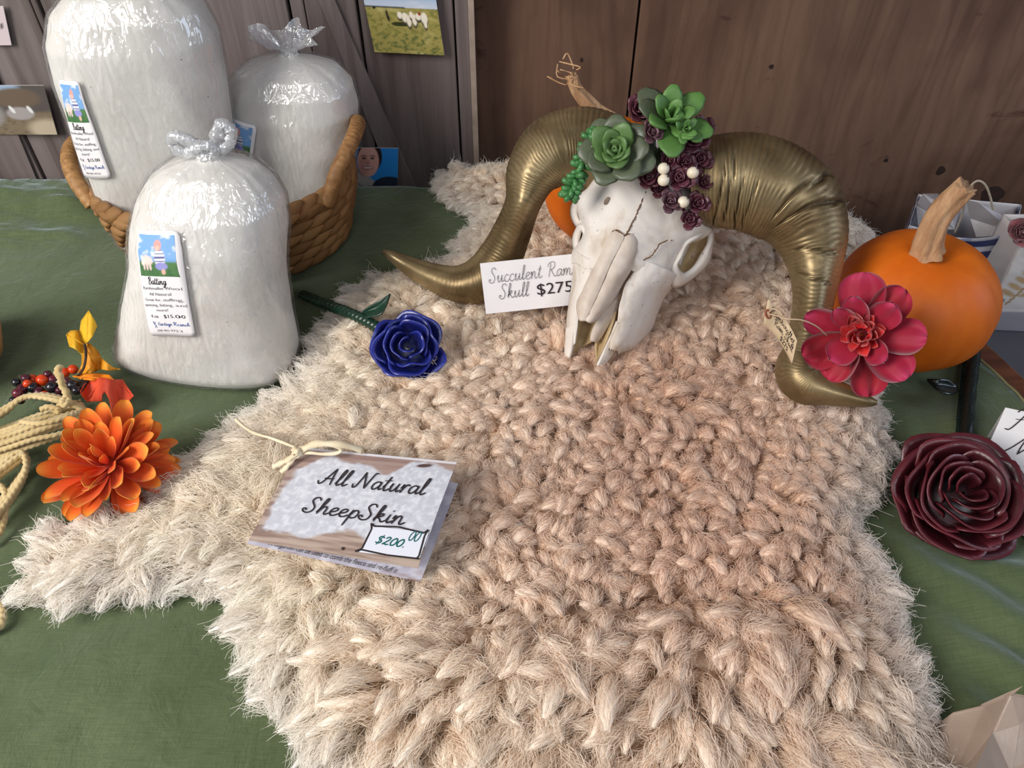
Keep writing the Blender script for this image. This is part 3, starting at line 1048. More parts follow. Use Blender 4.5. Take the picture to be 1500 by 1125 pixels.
# the crimped fibres that make up each lock
NF, K = 96, 6
st_ = rs.uniform(.0, .62, (NL, NF)) ; ln = rs.uniform(.34, .72, (NL, NF))
aa = rs.uniform(0, 2 * math.pi, (NL, NF)); rad = np.sqrt(rs.uniform(.2, 1.0, (NL, NF))) * (1 + .55 * soft[:, None])
ph = rs.uniform(0, 2 * math.pi, (NL, NF)); conv = (.30 - .18 * soft)[:, None] * rs.uniform(.2, 1.5, (NL, NF))
wild = (rs.rand(NL, NF) < (.14 + .22 * soft)[:, None]) * 1.0
rd = rs.normal(0, 1, (NL, NF, 3))
hp = np.empty((NL, NF, K, 3), np.float32); hcol = np.empty((NL, NF, K, 4), np.float32)
ar = np.arange(NL)[:, None]
for k in range(K):
    s = k / (K - 1)
    t = np.clip(st_ + ln * s, 0, 1.0)
    x = t * (NRG - 1); ii = np.minimum(x.astype(int), NRG - 2); fr = (x - ii)[..., None]
    ax = axis[ar, ii] * (1 - fr) + axis[ar, ii + 1] * fr
    ns_ = fr_s[ar, ii] * (1 - fr) + fr_s[ar, ii + 1] * fr
    nv_ = fr_n[ar, ii] * (1 - fr) + fr_n[ar, ii + 1] * fr
    w = Wd[:, None] * np.interp(t, tt, prof) * rad * (1 - conv * s * s)
    a2 = aa + .5 * np.sin(ph + t * 7)
    cr_ = 1 + .16 * np.sin(ph * 3 + t * 20)
    q = ax + ns_ * (np.cos(a2) * w * cr_)[..., None] + nv_ * (np.sin(a2) * w * .78 * cr_)[..., None]
    q = q + rd * (Wd[:, None] * (.10 + .55 * wild) * s * s)[..., None]
    hp[:, :, k] = q
    m_ = (sstep(.05, .85, t) * (.55 + .45 * np.clip(np.sin(a2) * .8 + .5, 0, 1)))[..., None]  # tips and upper fibres coloured lighter, as if lit from above
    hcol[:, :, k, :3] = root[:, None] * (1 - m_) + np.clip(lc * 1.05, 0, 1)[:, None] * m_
hcol[..., 3] = 1
hp[..., 2] = np.maximum(hp[..., 2], 0.0035)
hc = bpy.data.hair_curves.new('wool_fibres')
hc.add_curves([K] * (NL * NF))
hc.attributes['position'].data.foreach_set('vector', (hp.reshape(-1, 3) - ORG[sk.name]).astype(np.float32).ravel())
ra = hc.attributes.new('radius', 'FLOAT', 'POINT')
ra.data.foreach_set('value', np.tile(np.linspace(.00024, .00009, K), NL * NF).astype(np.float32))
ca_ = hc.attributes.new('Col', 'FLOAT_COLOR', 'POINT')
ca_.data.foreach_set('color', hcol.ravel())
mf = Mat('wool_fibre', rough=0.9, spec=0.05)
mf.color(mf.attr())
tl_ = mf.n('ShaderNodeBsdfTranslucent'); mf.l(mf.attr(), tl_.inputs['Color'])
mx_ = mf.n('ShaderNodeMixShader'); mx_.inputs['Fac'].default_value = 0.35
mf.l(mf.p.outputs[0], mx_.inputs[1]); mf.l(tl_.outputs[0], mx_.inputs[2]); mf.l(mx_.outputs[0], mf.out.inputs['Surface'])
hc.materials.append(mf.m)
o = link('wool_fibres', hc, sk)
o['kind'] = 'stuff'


def wool_top(x, y):
    """top of the locks near a point, where things rest"""
    p = np.array([[x, y]])
    s = poly_sd(p, OUT)
    return float(fleece_z(p[:, 0], p[:, 1], s)[0]) + 0.006
# ================================================================== RAM SKULL
SO = P(945, 262, 0.175)
SN = P(858, 525, 0.058)
SA = nrm(SN - SO)
SR = nrm(np.array([1, 0, 0]) - SA * SA[0])
SNRM = np.cross(SA, SR)
if np.dot(SNRM, CAMP - SO) < 0:
    SNRM = -SNRM


def K(px, py, w=0.0):
    """point on the face plane of the skull, w metres towards the viewer side"""
    return PL(px, py, SO + SNRM * w, SNRM)


skull = empty('ram_skull', SO - np.array([0, 0, 0.12]), 'bleached white ram skull with gold horns and succulents on its crown, resting on the sheepskin', 'skull')

mbn = Mat('bone', rough=0.6, spec=0.35)
bvv = mbn.coords()
bn1 = mbn.noise(bvv, 42, 5, 0.65)
bn2 = mbn.noise(bvv, 16, 4, 0.6, 0.6)
bcol = mbn.ramp(bn2, [(0.30, srgb(186, 168, 148)), (0.46, srgb(222, 215, 208)), (0.8, srgb(232, 229, 228))])
bcol = mbn.mix(0.9, bcol, mbn.ramp(bn1, [(0.22, srgb(176, 150, 122)), (0.36, srgb(255, 252, 248))]), 'MULTIPLY')
sp = mbn.noise(bvv, 260, 2, 0.5)
bcol = mbn.mix(0.7, bcol, mbn.ramp(sp, [(0.24, srgb(120, 96, 80)), (0.30, srgb(255, 255, 255))]), 'MULTIPLY')
mbn.color(bcol)
mbn.bump(mbn.noise(bvv, 120, 5, 0.6), 0.25, 0.001)
M_BONE = mbn.m
M_BONE2 = mat_simple('nasal_bone', srgb(216, 203, 190), srgb(190, 172, 156), 55, 0.6, 0.2)
M_CAV = mat_simple('inner_bone', srgb(196, 170, 128), srgb(170, 144, 104), 60, 0.55, 0.15)
M_SUT = mat_simple('suture', srgb(120, 92, 66), srgb(92, 68, 50), 200, 0.9)


def kgrid(name, rows, mat, n=(26, 26), thick=0.0022, parent=skull, rough=0.0, jag=None, seed=0):
    """smooth surface through rows of (px, py, w_mm)"""
    rows = [np.array([K(a, b, c * 0.001) for a, b, c in r]) for r in rows]
    cols = np.array([cr(r, n[1]) for r in rows])
    V = np.array([cr(cols[:, j], n[0]) for j in range(n[1])]).transpose(1, 0, 2)
    if rough:
        nx_ = noise2(np.arange(n[0])[:, None] * .55 + seed, np.arange(n[1])[None] * .55, seed) - .5
        V = V + SNRM * (nx_ * rough)[..., None]
    if jag:
        V[-1] += SA[None] * ((noise2(np.arange(n[1]) * 1.3, np.zeros(n[1]), 3 + seed) - .5) * jag)[:, None]
    return part(name, V.reshape(-1, 3), grid_faces(*n), mat, parent, solid=thick, off=-1)


kgrid('cranium', [
    [(878, 226, -62), (884, 230, -25), (912, 226, -8), (950, 233, 0), (990, 248, -8), (1022, 268, -25), (1030, 276, -62)],
    [(866, 276, -58), (872, 271, -20), (905, 264, -3), (947, 268, 3), (985, 288, -3), (1020, 306, -16), (1032, 316, -40)],
    [(848, 298, -52), (854, 292, -20), (893, 298, 0), (937, 303, 5), (975, 316, -1), (1018, 330, -12), (1039, 338, -26)],
    [(853, 326, -48), (862, 322, -13), (885, 333, 0), (926, 327, 6), (962, 341, 0), (1000, 350, -12), (1010, 355, -32)],
    [(855, 350, -46), (864, 344, -12), (880, 354, 0), (916, 347, 7), (950, 362, 0), (985, 370, -12), (1000, 372, -34)],
    [(842, 370, -44), (850, 369, -18), (870, 378, -2), (906, 367, 7), (940, 384, -1), (968, 396, -13), (992, 392, -36)],
    [(842, 386, -44), (848, 386, -18), (866, 394, -4), (900, 384, 4), (930, 398, -4), (958, 410, -14), (984, 404, -40)],
], M_BONE, (44, 44), 0.003, rough=0.0016, seed=2)
# braincase behind the forehead
Vs = []
for i in range(13):
    a = math.pi * i / 12
    for k in range(20):
        b = 2 * math.pi * k / 20
        Vs.append(K(950, 262, -0.042) + SA * (-.040 * math.cos(a)) + SR * (.040 * math.sin(a) * math.cos(b)) + SNRM * (.036 * math.sin(a) * math.sin(b)))
part('braincase', Vs, grid_faces(13, 20, True), M_BONE, skull)

kgrid('maxilla', [
    [(934, 380, -2), (952, 384, -2), (970, 391, -7), (987, 399, -18), (1002, 407, -38)],
    [(926, 402, -4), (943, 405, -4), (960, 410, -10), (976, 414, -24), (986, 416, -45)],
    [(914, 420, -5), (930, 425, -5), (945, 430, -14), (960, 434, -28), (971, 434, -50)],
    [(908, 442, -7), (920, 447, -8), (935, 453, -16), (950, 457, -30), (960, 459, -54)],
    [(904, 470, -10), (913, 472, -10), (926, 477, -18), (940, 480, -32), (952, 482, -56)],
    [(897, 495, -13), (905, 499, -13), (915, 503, -20), (927, 503, -32), (939, 499, -50)],
    [(892, 509, -15), (899, 512, -16), (908, 513, -22), (918, 512, -32), (926, 510, -48)],
], M_BONE, (36, 24), 0.0026, rough=0.0012, jag=0.006, seed=5)
kgrid('maxilla', [
    [(841, 366, -46), (848, 368, -19), (860, 376, -5), (874, 383, -2)],
    [(842, 405, -46), (846, 405, -20), (854, 409, -8), (862, 413, -3)],
    [(838, 433, -46), (842, 433, -22), (847, 436, -10), (853, 439, -5)],
    [(833, 469, -46), (837, 468, -24), (843, 460, -14), (850, 450, -8)],
    [(832, 497, -42), (835, 497, -28), (840, 492, -22), (846, 484, -18)],
    [(832, 512, -38), (834, 512, -30), (838, 508, -26), (844, 502, -22)],
], M_BONE, (30, 16), 0.0022, rough=0.0010, seed=9)
# premaxillae: the two thin prongs at the nose
kgrid('premaxilla', [
    [(902, 470, -9), (908, 472, -11), (913, 478, -15)],
    [(893, 492, -13), (899, 496, -15), (905, 502, -20)],
    [(884, 511, -17), (889, 514, -19), (896, 517, -24)],
    [(877, 526, -20), (880, 528, -22), (885, 530, -26)],
    [(873, 534, -22), (875, 535, -23), (877, 536, -26)],
], M_BONE, (18, 10), 0.003, seed=12)
kgrid('premaxilla', [
    [(833, 480, -30), (837, 478, -24), (845, 470, -16)],
    [(832, 500, -34), (835, 500, -28), (842, 494, -20)],
    [(831, 515, -36), (834, 516, -30), (840, 512, -25)],
    [(831, 524, -37), (833, 526, -33), (836, 525, -30)],
], M_BONE, (16, 10), 0.003, seed=13)
# nasal cavity floor on both sides of the septum
kgrid('palate', [
    [(846, 442, -24), (860, 446, -30), (878, 446, -26), (900, 432, -18)],
    [(842, 468, -30), (854, 470, -35), (866, 470, -33), (884, 456, -24)],
    [(840, 492, -34), (850, 494, -38), (860, 494, -36), (870, 482, -28)],
    [(838, 517, -34), (846, 514, -38), (856, 508, -36), (868, 501, -28)],
], M_CAV, (16, 16), 0.002)
kgrid('palate', [
    [(900, 434, -18), (907, 434, -22), (912, 424, -14)],
    [(884, 464, -24), (893, 464, -28), (905, 452, -14)],
    [(872, 498, -27), (882, 496, -30), (900, 474, -14)],
    [(871, 516, -27), (878, 514, -29), (888, 506, -18)],
    [(873, 532, -26), (875, 530, -27), (879, 524, -22)],
], M_CAV, (16, 12), 0.002)
kgrid('septum', [
    [(902, 424, -8), (908, 424, -9), (913, 428, -12)],
    [(888, 446, -11), (896, 448, -12), (902, 452, -17)],
    [(876, 466, -15), (882, 470, -15), (889, 474, -20)],
    [(867, 486, -18), (872, 489, -18), (878, 492, -23)],
    [(866, 498, -20), (868, 499, -20), (870, 500, -24)],
], M_BONE2, (18, 10), 0.003)
kgrid('nasal_bone', [
    [(896, 341, 2), (903, 338, 6), (909, 340, 8), (915, 346, 9)],
    [(883, 355, -2), (893, 353, 6), (902, 354, 9), (911, 356, 9)],
    [(872, 389, -4), (879, 386, 4), (887, 384, 8), (896, 383, 8)],
    [(861, 413, -6), (867, 412, 2), (875, 411, 6), (885, 408, 6)],
    [(850, 438, -8), (856, 437, -1), (864, 436, 3), (873, 436, 3)],
    [(848, 453, -9), (852, 453, -4), (858, 454, 0), (864, 455, 0)],
    [(851, 466, -8), (852, 468, -5), (853, 470, -4), (856, 468, -3)],
], M_BONE2, (34, 14), 0.0026, rough=0.0006, seed=21)
kgrid('nasal_bone', [
    [(916, 347, 9), (921, 344, 9), (926, 343, 7), (931, 347, 3)],
    [(912, 356, 9), (920, 356, 10), (928, 357, 8), (935, 360, 1)],
    [(898, 383, 8), (910, 383, 9), (922, 382, 6), (933, 380, -3)],
    [(887, 408, 6), (897, 409, 7), (907, 407, 4), (916, 405, -5)],
    [(875, 436, 3), (883, 436, 4), (893, 434, 1), (902, 430, -7)],
    [(866, 455, 0), (872, 455, 1), (879, 453, -1), (887, 450, -7)],
    [(860, 470, -3), (861, 471, -2), (864, 471, -3), (867, 469, -6)],
], M_BONE2, (34, 14), 0.0026, rough=0.0006, seed=22)
# cracks and seams
for pts, r in (([(948, 276, 6.0), (937, 303, 8), (926, 327, 9), (915, 347, 10.5)], .0007), ([(883, 354, 2), (896, 341, 6), (905, 338, 10), (915, 346, 11)], .0008),
               ([(915, 346, 11), (922, 343, 11), (931, 347, 6), (935, 358, 3), (934, 378, 1)], .0008), ([(871, 388, 0), (875, 372, 1), (883, 356, 2)], .0006),
               ([(934, 384, 2), (955, 374, 3), (966, 358, 4), (978, 352, 2)], .0006), ([(930, 392, 0), (922, 404, -2), (912, 420, -3), (907, 440, -4)], .0010)):
    path = cr([K(a, b, c * .001) for a, b, c in pts], 40)
    path += np.random.RandomState(3).normal(0, .00025, path.shape)
    part('seam', *tube(path, r, 5), M_SUT, skull)
# small holes through the bone
M_HOLE = mat_simple('bone_hole', srgb(150, 130, 112), srgb(96, 78, 64), 160, 0.9)
for px, py, w, rx, ry, rot in ((889, 294, 3, 3.2, 6.5, .5), (875, 377, 1.5, 1.8, 6.0, .25), (922, 477, -12.5, 2.8, 2.2, 0), (984, 352, -2, 1.2, 1.2, 0), (932, 388, 1, 3, 7, .6),
                               (1035, 306, 0, 5, 5, 0),):
    a = np.linspace(0, 2 * math.pi, 13)[:-1]
    q = [K(px + rx * math.cos(t) * math.cos(rot) - ry * math.sin(t) * math.sin(rot), py + rx * math.cos(t) * math.sin(rot) + ry * math.sin(t) * math.cos(rot), w * .001) for t in a]
    q2 = [p_ - SNRM * .004 for p_ in q]
    part('foramen', q + q2, [tuple(range(12))] + [(i, (i + 1) % 12, (i + 1) % 12 + 12, i + 12) for i in range(12)], M_HOLE, skull, smooth=False)


def nrm_rows_(a):
    return a / (np.linalg.norm(a, axis=1)[:, None] + 1e-12)


# eye sockets: rim band and hollow bowl
def socket(pts, rads, bowl_c, bowl_w, n=48):
    ring = cr([K(a, b, c * .001) for a, b, c in pts], n, closed=True)
    rr_ = cr(np.array(rads)[:, None], n, closed=True)[:, 0]
    c = K(*bowl_c, bowl_w * .001)
    fl_ = ring - c; fl_ -= np.outer(fl_ @ SNRM, SNRM); fl_ = nrm_rows_(fl_)
    RV = []
    for off_, dn in ((-.35, -.0045), (-.10, -.0008), (.25, .0006), (.7, -.0006), (1.25, -.0030), (1.7, -.0075)):
        RV.append(ring + fl_ * (rr_ * off_ * 1.25)[:, None] + SNRM * dn)
    part('orbit_rim', np.vstack(RV), grid_faces(6, n, True), M_BONE, skull, solid=.0014, off=-1)
    V = []
    for s in (1.02, 0.96, .8, .5, 0.12):
        for p_ in ring:
            d = p_ - c
            V.append(c + (d - SNRM * np.dot(d, SNRM)) * s + SNRM * np.dot(d, SNRM) * max(0, (s - .55) / .47) ** .7)
    part('orbit', V, grid_faces(5, n, True), M_CAV, skull)


socket([(1038, 339, -26), (1022, 347, -16), (1007, 356, -13), (1001, 366, -14), (997, 376, -14), (991, 387, -16), (994, 398, -20), (1002, 403, -26),
        (1014, 396, -31), (1024, 384, -33), (1032, 370, -34), (1039, 354, -32)],
       [.0030, .0024, .0020, .0022, .0020, .0024, .0040, .0058, .0048, .0040, .0038, .0034], (1016, 374), -46)
socket([(852, 295, -24), (846, 301, -34), (844, 312, -38), (848, 324, -38), (854, 322, -30), (855, 308, -26)],
       [.0022, .0020, .0018, .0018, .0014, .0014], (851, 309), -50, 30)
socket([(852, 334, -26), (848, 344, -34), (846, 356, -36), (849, 366, -32), (856, 358, -26), (858, 344, -22)],
       [.0018, .0018, .0018, .0020, .0016, .0018], (852, 350), -48, 30)

# ------------------------------------------------------------------ horns
mh = Mat('gold_paint', rough=0.42, metal=0.65)
hv_ = mh.coords()
hn = mh.noise(hv_, 30, 4, 0.6)
gold = mh.ramp(hn, [(0.3, srgb(132, 114, 80)), (0.65, srgb(172, 154, 116))])
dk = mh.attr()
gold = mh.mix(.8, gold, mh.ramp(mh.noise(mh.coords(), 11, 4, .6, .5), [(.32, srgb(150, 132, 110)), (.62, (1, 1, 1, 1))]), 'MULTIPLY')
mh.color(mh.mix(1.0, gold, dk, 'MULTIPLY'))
mh.l(mh.ramp(hn, [(0.3, (.5, .5, .5, 1)), (.7, (.34, .34, .34, 1))]), mh.p.inputs['Roughness'])
mh.bump(mh.noise(hv_, 160, 4, 0.6), 0.25, 0.0008)
M_GOLD = mh.m


def horn(st, ridges, cracks, seed, tri):
    st = np.array(st, float)
    n, ns = 520, 40
    q = cr(st, n)
    pts = np.array([P(a, b, z) for a, b, z in q[:, :3]])
    img = q[:, :2]
    tg = np.gradient(img, axis=0); tg /= np.linalg.norm(tg, axis=1)[:, None]
    V = []; C = []
    for i in range(n):
        s = i / (n - 1)
        d = nrm(pts[i] - CAMP); dist = np.linalg.norm(pts[i] - CAMP)
        nx_, ny_ = -tg[i, 1], tg[i, 0]          # image normal (px right, py down)
        upv = np.array([0, C45, C45]); upv = nrm(upv - d * np.dot(upv, d)); rt = nrm(np.cross(d, upv))
        side_ = rt * nx_ - upv * ny_
        hw = q[i, 3] * dist / FPX; dp = q[i, 4]
        fade = 1 - sstep(.62, .85, s)
        ph = s * ridges
        for k in range(ns):
            a = 2 * math.pi * k / ns
            wob = 2.4 * (noise2(math.cos(a) * 1.5 + 5, math.sin(a) * 1.5 + ph * .3, seed) - .5)
            rg = math.sin(2 * math.pi * (ph + wob + .10 * math.sin(a * 2)))
            amp = (.002 + .008 * noise2(ph * .35, 0.0, seed + 3)) * fade
            f = 1 + amp * rg + .05 * fade * (noise2(s * 9, a * .7, seed + 8) - .5)
            f *= 1 + tri * (.25 + 1.5 * sstep(.22, .5, s)) * (1 - sstep(.8, 1, s)) * math.cos(3 * a + 1.57)
            cc_ = 1.0 - .40 * fade * max(0, -rg) * noise2(s * 30, a * 1.4, seed + 2)  # dark ridge grooves: worn paint plus crevice shade put into the colour
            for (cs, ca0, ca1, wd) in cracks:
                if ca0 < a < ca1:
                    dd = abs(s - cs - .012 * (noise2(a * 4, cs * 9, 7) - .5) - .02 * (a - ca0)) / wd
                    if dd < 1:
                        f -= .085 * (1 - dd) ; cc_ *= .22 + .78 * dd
            V.append(pts[i] + side_ * math.cos(a) * hw * f - d * math.sin(a) * dp * f)
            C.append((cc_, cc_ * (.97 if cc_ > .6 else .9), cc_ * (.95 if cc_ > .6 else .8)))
    F = grid_faces(n, ns, True)
    V.append(pts[-1] + (pts[-1] - pts[-2])); C.append((1, 1, 1))
    F += [((n - 1) * ns + k, (n - 1) * ns + (k + 1) % ns, n * ns) for k in range(ns)]
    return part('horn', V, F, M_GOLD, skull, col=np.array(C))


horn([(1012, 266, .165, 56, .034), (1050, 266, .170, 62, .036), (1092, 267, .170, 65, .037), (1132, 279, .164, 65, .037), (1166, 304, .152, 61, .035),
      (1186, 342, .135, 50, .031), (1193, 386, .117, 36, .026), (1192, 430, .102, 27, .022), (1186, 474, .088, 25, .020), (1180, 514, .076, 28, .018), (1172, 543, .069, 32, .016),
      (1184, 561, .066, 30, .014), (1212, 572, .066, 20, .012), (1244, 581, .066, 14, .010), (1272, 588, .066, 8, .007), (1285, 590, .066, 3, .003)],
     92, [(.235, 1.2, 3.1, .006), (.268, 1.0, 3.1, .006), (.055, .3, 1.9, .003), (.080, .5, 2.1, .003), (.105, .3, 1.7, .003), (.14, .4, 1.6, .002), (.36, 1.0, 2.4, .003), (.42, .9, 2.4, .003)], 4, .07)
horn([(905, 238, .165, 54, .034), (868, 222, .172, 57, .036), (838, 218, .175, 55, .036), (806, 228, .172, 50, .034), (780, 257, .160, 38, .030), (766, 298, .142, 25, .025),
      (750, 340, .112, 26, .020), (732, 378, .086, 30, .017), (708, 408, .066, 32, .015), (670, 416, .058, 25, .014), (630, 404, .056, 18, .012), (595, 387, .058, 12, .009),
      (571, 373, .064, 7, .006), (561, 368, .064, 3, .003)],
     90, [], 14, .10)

# ------------------------------------------------------------------ succulents on the crown
def leaf_solid(L_, W_, T_, prof=(0.30, 0.62, 0.92, 1.0, 0.80, 0.34), cup=0.25, bend=0.2, ns=8):
    """fleshy leaf along +x, upper face +z"""
    n = len(prof)
    V = []
    for i, w in enumerate(prof):
        t = i / (n - 1)
        for k in range(ns):
            a = 2 * math.pi * k / ns
            y = math.cos(a) * W_ * w
            z = math.sin(a) * T_ * (.5 + .5 * w) * .8 + cup * W_ * (y / W_) ** 2 + bend * L_ * t * t
            V.append((t * L_, y, z))
    F = grid_faces(n, ns, True)
    V += [(0, 0, 0), (L_ * 1.04, 0, bend * L_)]
    F += [(n * ns, (k + 1) % ns, k) for k in range(ns)] + [(n * ns + 1, (n - 1) * ns + k, (n - 1) * ns + (k + 1) % ns) for k in range(ns)]
    return np.array(V), F


def mat_leaf(name, c0, c1, rough=0.38, tip=None):
    m = Mat(name, rough=rough, spec=0.45)
    f = m.noise(m.coords(), 70, 3)
    col = m.ramp(f, [(0.3, c0), (0.7, c1)])
    r = m.n('ShaderNodeObjectInfo')
    col = m.mix(0.45, col, m.ramp(r.outputs['Random'], [(0, (.55, .55, .55, 1)), (1, (1, 1, 1, 1))]), 'MULTIPLY')
    m.color(col)
    return m.m


M_GREEN = mat_leaf('succulent_green', srgb(76, 108, 56), srgb(108, 140, 82), .45)
M_BRIGHT = mat_leaf('succulent_bright', srgb(74, 116, 54), srgb(108, 150, 78), .45)
M_GREYG = mat_leaf('succulent_greygreen', srgb(72, 82, 62), srgb(104, 112, 88))
M_PEARL = mat_leaf('succulent_pearl', srgb(56, 112, 62), srgb(88, 146, 84), 0.3)
M_PURP = mat_leaf('succulent_purple', srgb(74, 36, 46), srgb(112, 62, 74), 0.33)
M_PURP2 = mat_leaf('succulent_mauve', srgb(110, 78, 86), srgb(84, 48, 58), 0.4)

lf_big = mesh_data('leaf', *leaf_solid(1, .42, .13, bend=.12), M_GREEN)
lf_bigg = mesh_data('leaf', *leaf_solid(1, .46, .13, bend=.05), M_GREYG)
lf_pad = mesh_data('leaf', *leaf_solid(1, .33, .10, (0.22, 0.45, 0.82, 1.0, 0.86, 0.40), bend=.08), M_BRIGHT)
lf_padg = mesh_data('leaf', *leaf_solid(1, .36, .10, (0.22, 0.45, 0.82, 1.0, 0.86, 0.40), bend=.05), M_GREYG)
lf_pur = mesh_data('petal', *leaf_solid(1, .46, .10, (0.30, 0.6, 0.95, 1.0, 0.62), cup=.45, bend=.2, ns=6), M_PURP)
lf_pur2 = mesh_data('petal', *leaf_solid(1, .46, .10, (0.30, 0.6, 0.95, 1.0, 0.62), cup=.45, bend=.2, ns=6), M_PURP2)


def rosette(name, px, py, w, rpx, leaves, meshes, face=None, seed=0, label=None, e0=8, e1=82, s1=.34, stem=M_GREYG):
    """leaves spiral; meshes(i, t) -> mesh"""
    c = K(px, py, w)
    R = rpx * np.linalg.norm(c - CAMP) / FPX
    zf = nrm(SNRM + (np.array([0, 0, .35]) if face is None else np.asarray(face)))
    M = frame(c, zf, SR)
    rg = random.Random(seed)
    h = lathe([(R * .02, -R * .5), (R * .12, -R * .45), (R * .16, -R * .1), (R * .10, R * .12), (R * .01, R * .14)], 10)
    o_ = part(name, xf(M, h[0]), h[1], stem, skull)
    if label: o_['label'] = label
    for i in range(leaves):
        t = i / max(leaves - 1, 1)
        az = i * 2.39996 + rg.uniform(-.2, .2)
        el = math.radians(e0 + (e1 - e0) * t ** 1.1 + rg.uniform(-6, 6))
        sc = R * (1.0 - (1 - s1) * t) * rg.uniform(.9, 1.08)
        dz = R * (.0 + .10 * t)
        x = np.array([math.cos(az) * math.cos(el), math.sin(az) * math.cos(el), math.sin(el)])
        u_ = np.array([-math.cos(az) * math.sin(el), -math.sin(az) * math.sin(el), math.cos(el)])
        y = np.cross(u_, x)
        A = np.eye(4); A[:3, 0] = x * sc; A[:3, 1] = y * sc; A[:3, 2] = u_ * sc
        A[:3, 3] = x * R * .06 + np.array([0, 0, dz])
        me = meshes(i, t)
        inst(me.name.split('.')[0], me, M @ A, o_)
    return o_


rosette('succulent', 903, 226, 0.026, 56, 26, lambda i, t: lf_bigg if t < .36 else lf_big, face=(-.25, -.1, .25), seed=3, label='grey-green rosette succulent with broad fleshy leaves')
rosette('succulent', 978, 182, 0.036, 62, 15, lambda i, t: lf_padg if i in (1, 4) else lf_pad, face=(.05, .15, .45), seed=8, label='bright green succulent with long paddle leaves', e0=4, e1=78, s1=.40)
rosette('succulent', 1000, 192, 0.050, 27, 11, lambda i, t: lf_pad, face=(.3, -.1, .3), seed=28, e0=12, e1=75)
rosette('succulent', 956, 235, 0.018, 40, 8, lambda i, t: lf_padg, face=(.0, .1, .2), seed=18, e0=10, e1=50)
for k, (px, py, w, r) in enumerate([(952, 196, .046, 19), (1016, 206, .034, 24), (1000, 240, .030, 19), (948, 262, .024, 22), (995, 263, .030, 22), (980, 297, .020, 21),
                                    (1029, 268, .020, 18), (1021, 299, .014, 19), (1009, 323, .006, 17), (936, 164, .020, 25), (1022, 236, .022, 20), (980, 238, .024, 18),
                                    (962, 278, .014, 15), (1028, 188, .020, 18)]):
    pm = lf_pur2 if k in (0, 5) else lf_pur
    rosette('purple_rosette', px, py, w, r, 15, lambda i, t, pm=pm: pm, face=(random.Random(k).uniform(-.3, .3), -.1, .2), seed=40 + k, e0=15, e1=80, s1=.42, stem=M_PURP)
# short stalks that carry the purple rosettes over the brow
for a in ([(1000, 250, 8), (990, 280, 14), (1000, 305, 6), (1008, 320, 2)], [(1016, 240, 8), (1024, 270, 10), (1022, 298, 4)], [(960, 250, 8), (956, 262, 12)]):
    part('stalk', *tube(cr([K(x, y, w * .001) for x, y, w in a], 14), .0016, 6), M_PURP, skull)
# trailing string of beads
ps = cr(np.array([(880, 190, 26), (868, 204, 26), (860, 220, 24), (854, 236, 22), (850, 250, 20), (842, 264, 18), (838, 276, 16), (834, 286, 14)], float), 15)
stn = part('trailing_succulent', *tube(np.array([K(a, b, c * .001) for a, b, c in ps]), .0011, 6), M_PEARL, skull)
pearl = mesh_data('bead', *leaf_solid(1, .40, .34, (0.45, 0.85, 1.0, 0.92, 0.6), cup=0, bend=.05), M_PEARL)
rg = random.Random(5)
for a, b, c in ps:
    for s in (-1, 0, 1):
        d = nrm(SR * (s * 1.0 + rg.uniform(-.3, .3)) + SA * rg.uniform(-.1, .7) + SNRM * rg.uniform(.2, .8))
        M = frame(K(a, b, c * .001), np.cross(d, nrm(SNRM + .3 * SA)), d, (.0092 * rg.uniform(.85, 1.15),) * 3)
        inst('bead', pearl, M, stn)
# white berries
M_BERRYW = mat_simple('cream_berry', srgb(240, 230, 210), srgb(222, 206, 180), 90, 0.35)
M_TIP = mat_simple('berry_tip', srgb(90, 66, 50), rough=0.8)
for px, py, w in ((972, 247, .042), (972, 264, .040), (1015, 253, .040), (1001, 296, .026)):
    c = K(px, py, w)
    R = 8.2 * np.linalg.norm(c - CAMP) / FPX
    prf = [(R * math.sin(math.pi * i / 12) + 1e-5, -R * math.cos(math.pi * i / 12)) for i in range(13)]
    v, f = lathe(prf, 20)
    bo = part('berry', xf(frame(c, nrm(SNRM + .6 * SR - .3 * SA)), v), f, M_BERRYW, skull)
    v, f = lathe([(1e-5, R * 1.02), (R * .16, R * 1.0), (R * .2, R * .96)], 8)
    part('tip', xf(frame(c, nrm(SNRM + .5 * SR - .9 * SA)), v), f, M_TIP, bo)
# ================================================================== BATTING BAGS, BASKET, PUMPKINS, GIFT BAGS
def proj(p):
    d = np.atleast_2d(p) - CAMP
    x = d[:, 0]; yv = C45 * d[:, 1] + C45 * d[:, 2]; z = C45 * d[:, 1] - C45 * d[:, 2]
    return np.c_[750 + FPX * x / z, 562.5 - FPX * yv / z]


mbat = Mat('batting', rough=0.95, spec=0.1)
v_ = mbat.coords()
c_ = mbat.ramp(mbat.noise(v_, 16, 4, 0.6), [(0.3, srgb(224, 219, 210)), (0.7, srgb(240, 237, 231))])
sp_ = mbat.n('ShaderNodeTexVoronoi'); sp_.inputs['Scale'].default_value = 34.0
mbat.l(mbat.coords((1, 1, 2.2)), sp_.inputs['Vector'])
mbat.color(mbat.mix(1.0, c_, mbat.ramp(sp_.outputs['Distance'], [(0.026, srgb(120, 106, 94)), (0.04, (1, 1, 1, 1))]), 'MULTIPLY'))
mbat.bump(mbat.noise(v_, 60, 5, 0.6), 0.4, 0.003)
mbat.set(sheen=0.3)
M_BATT = mbat.m


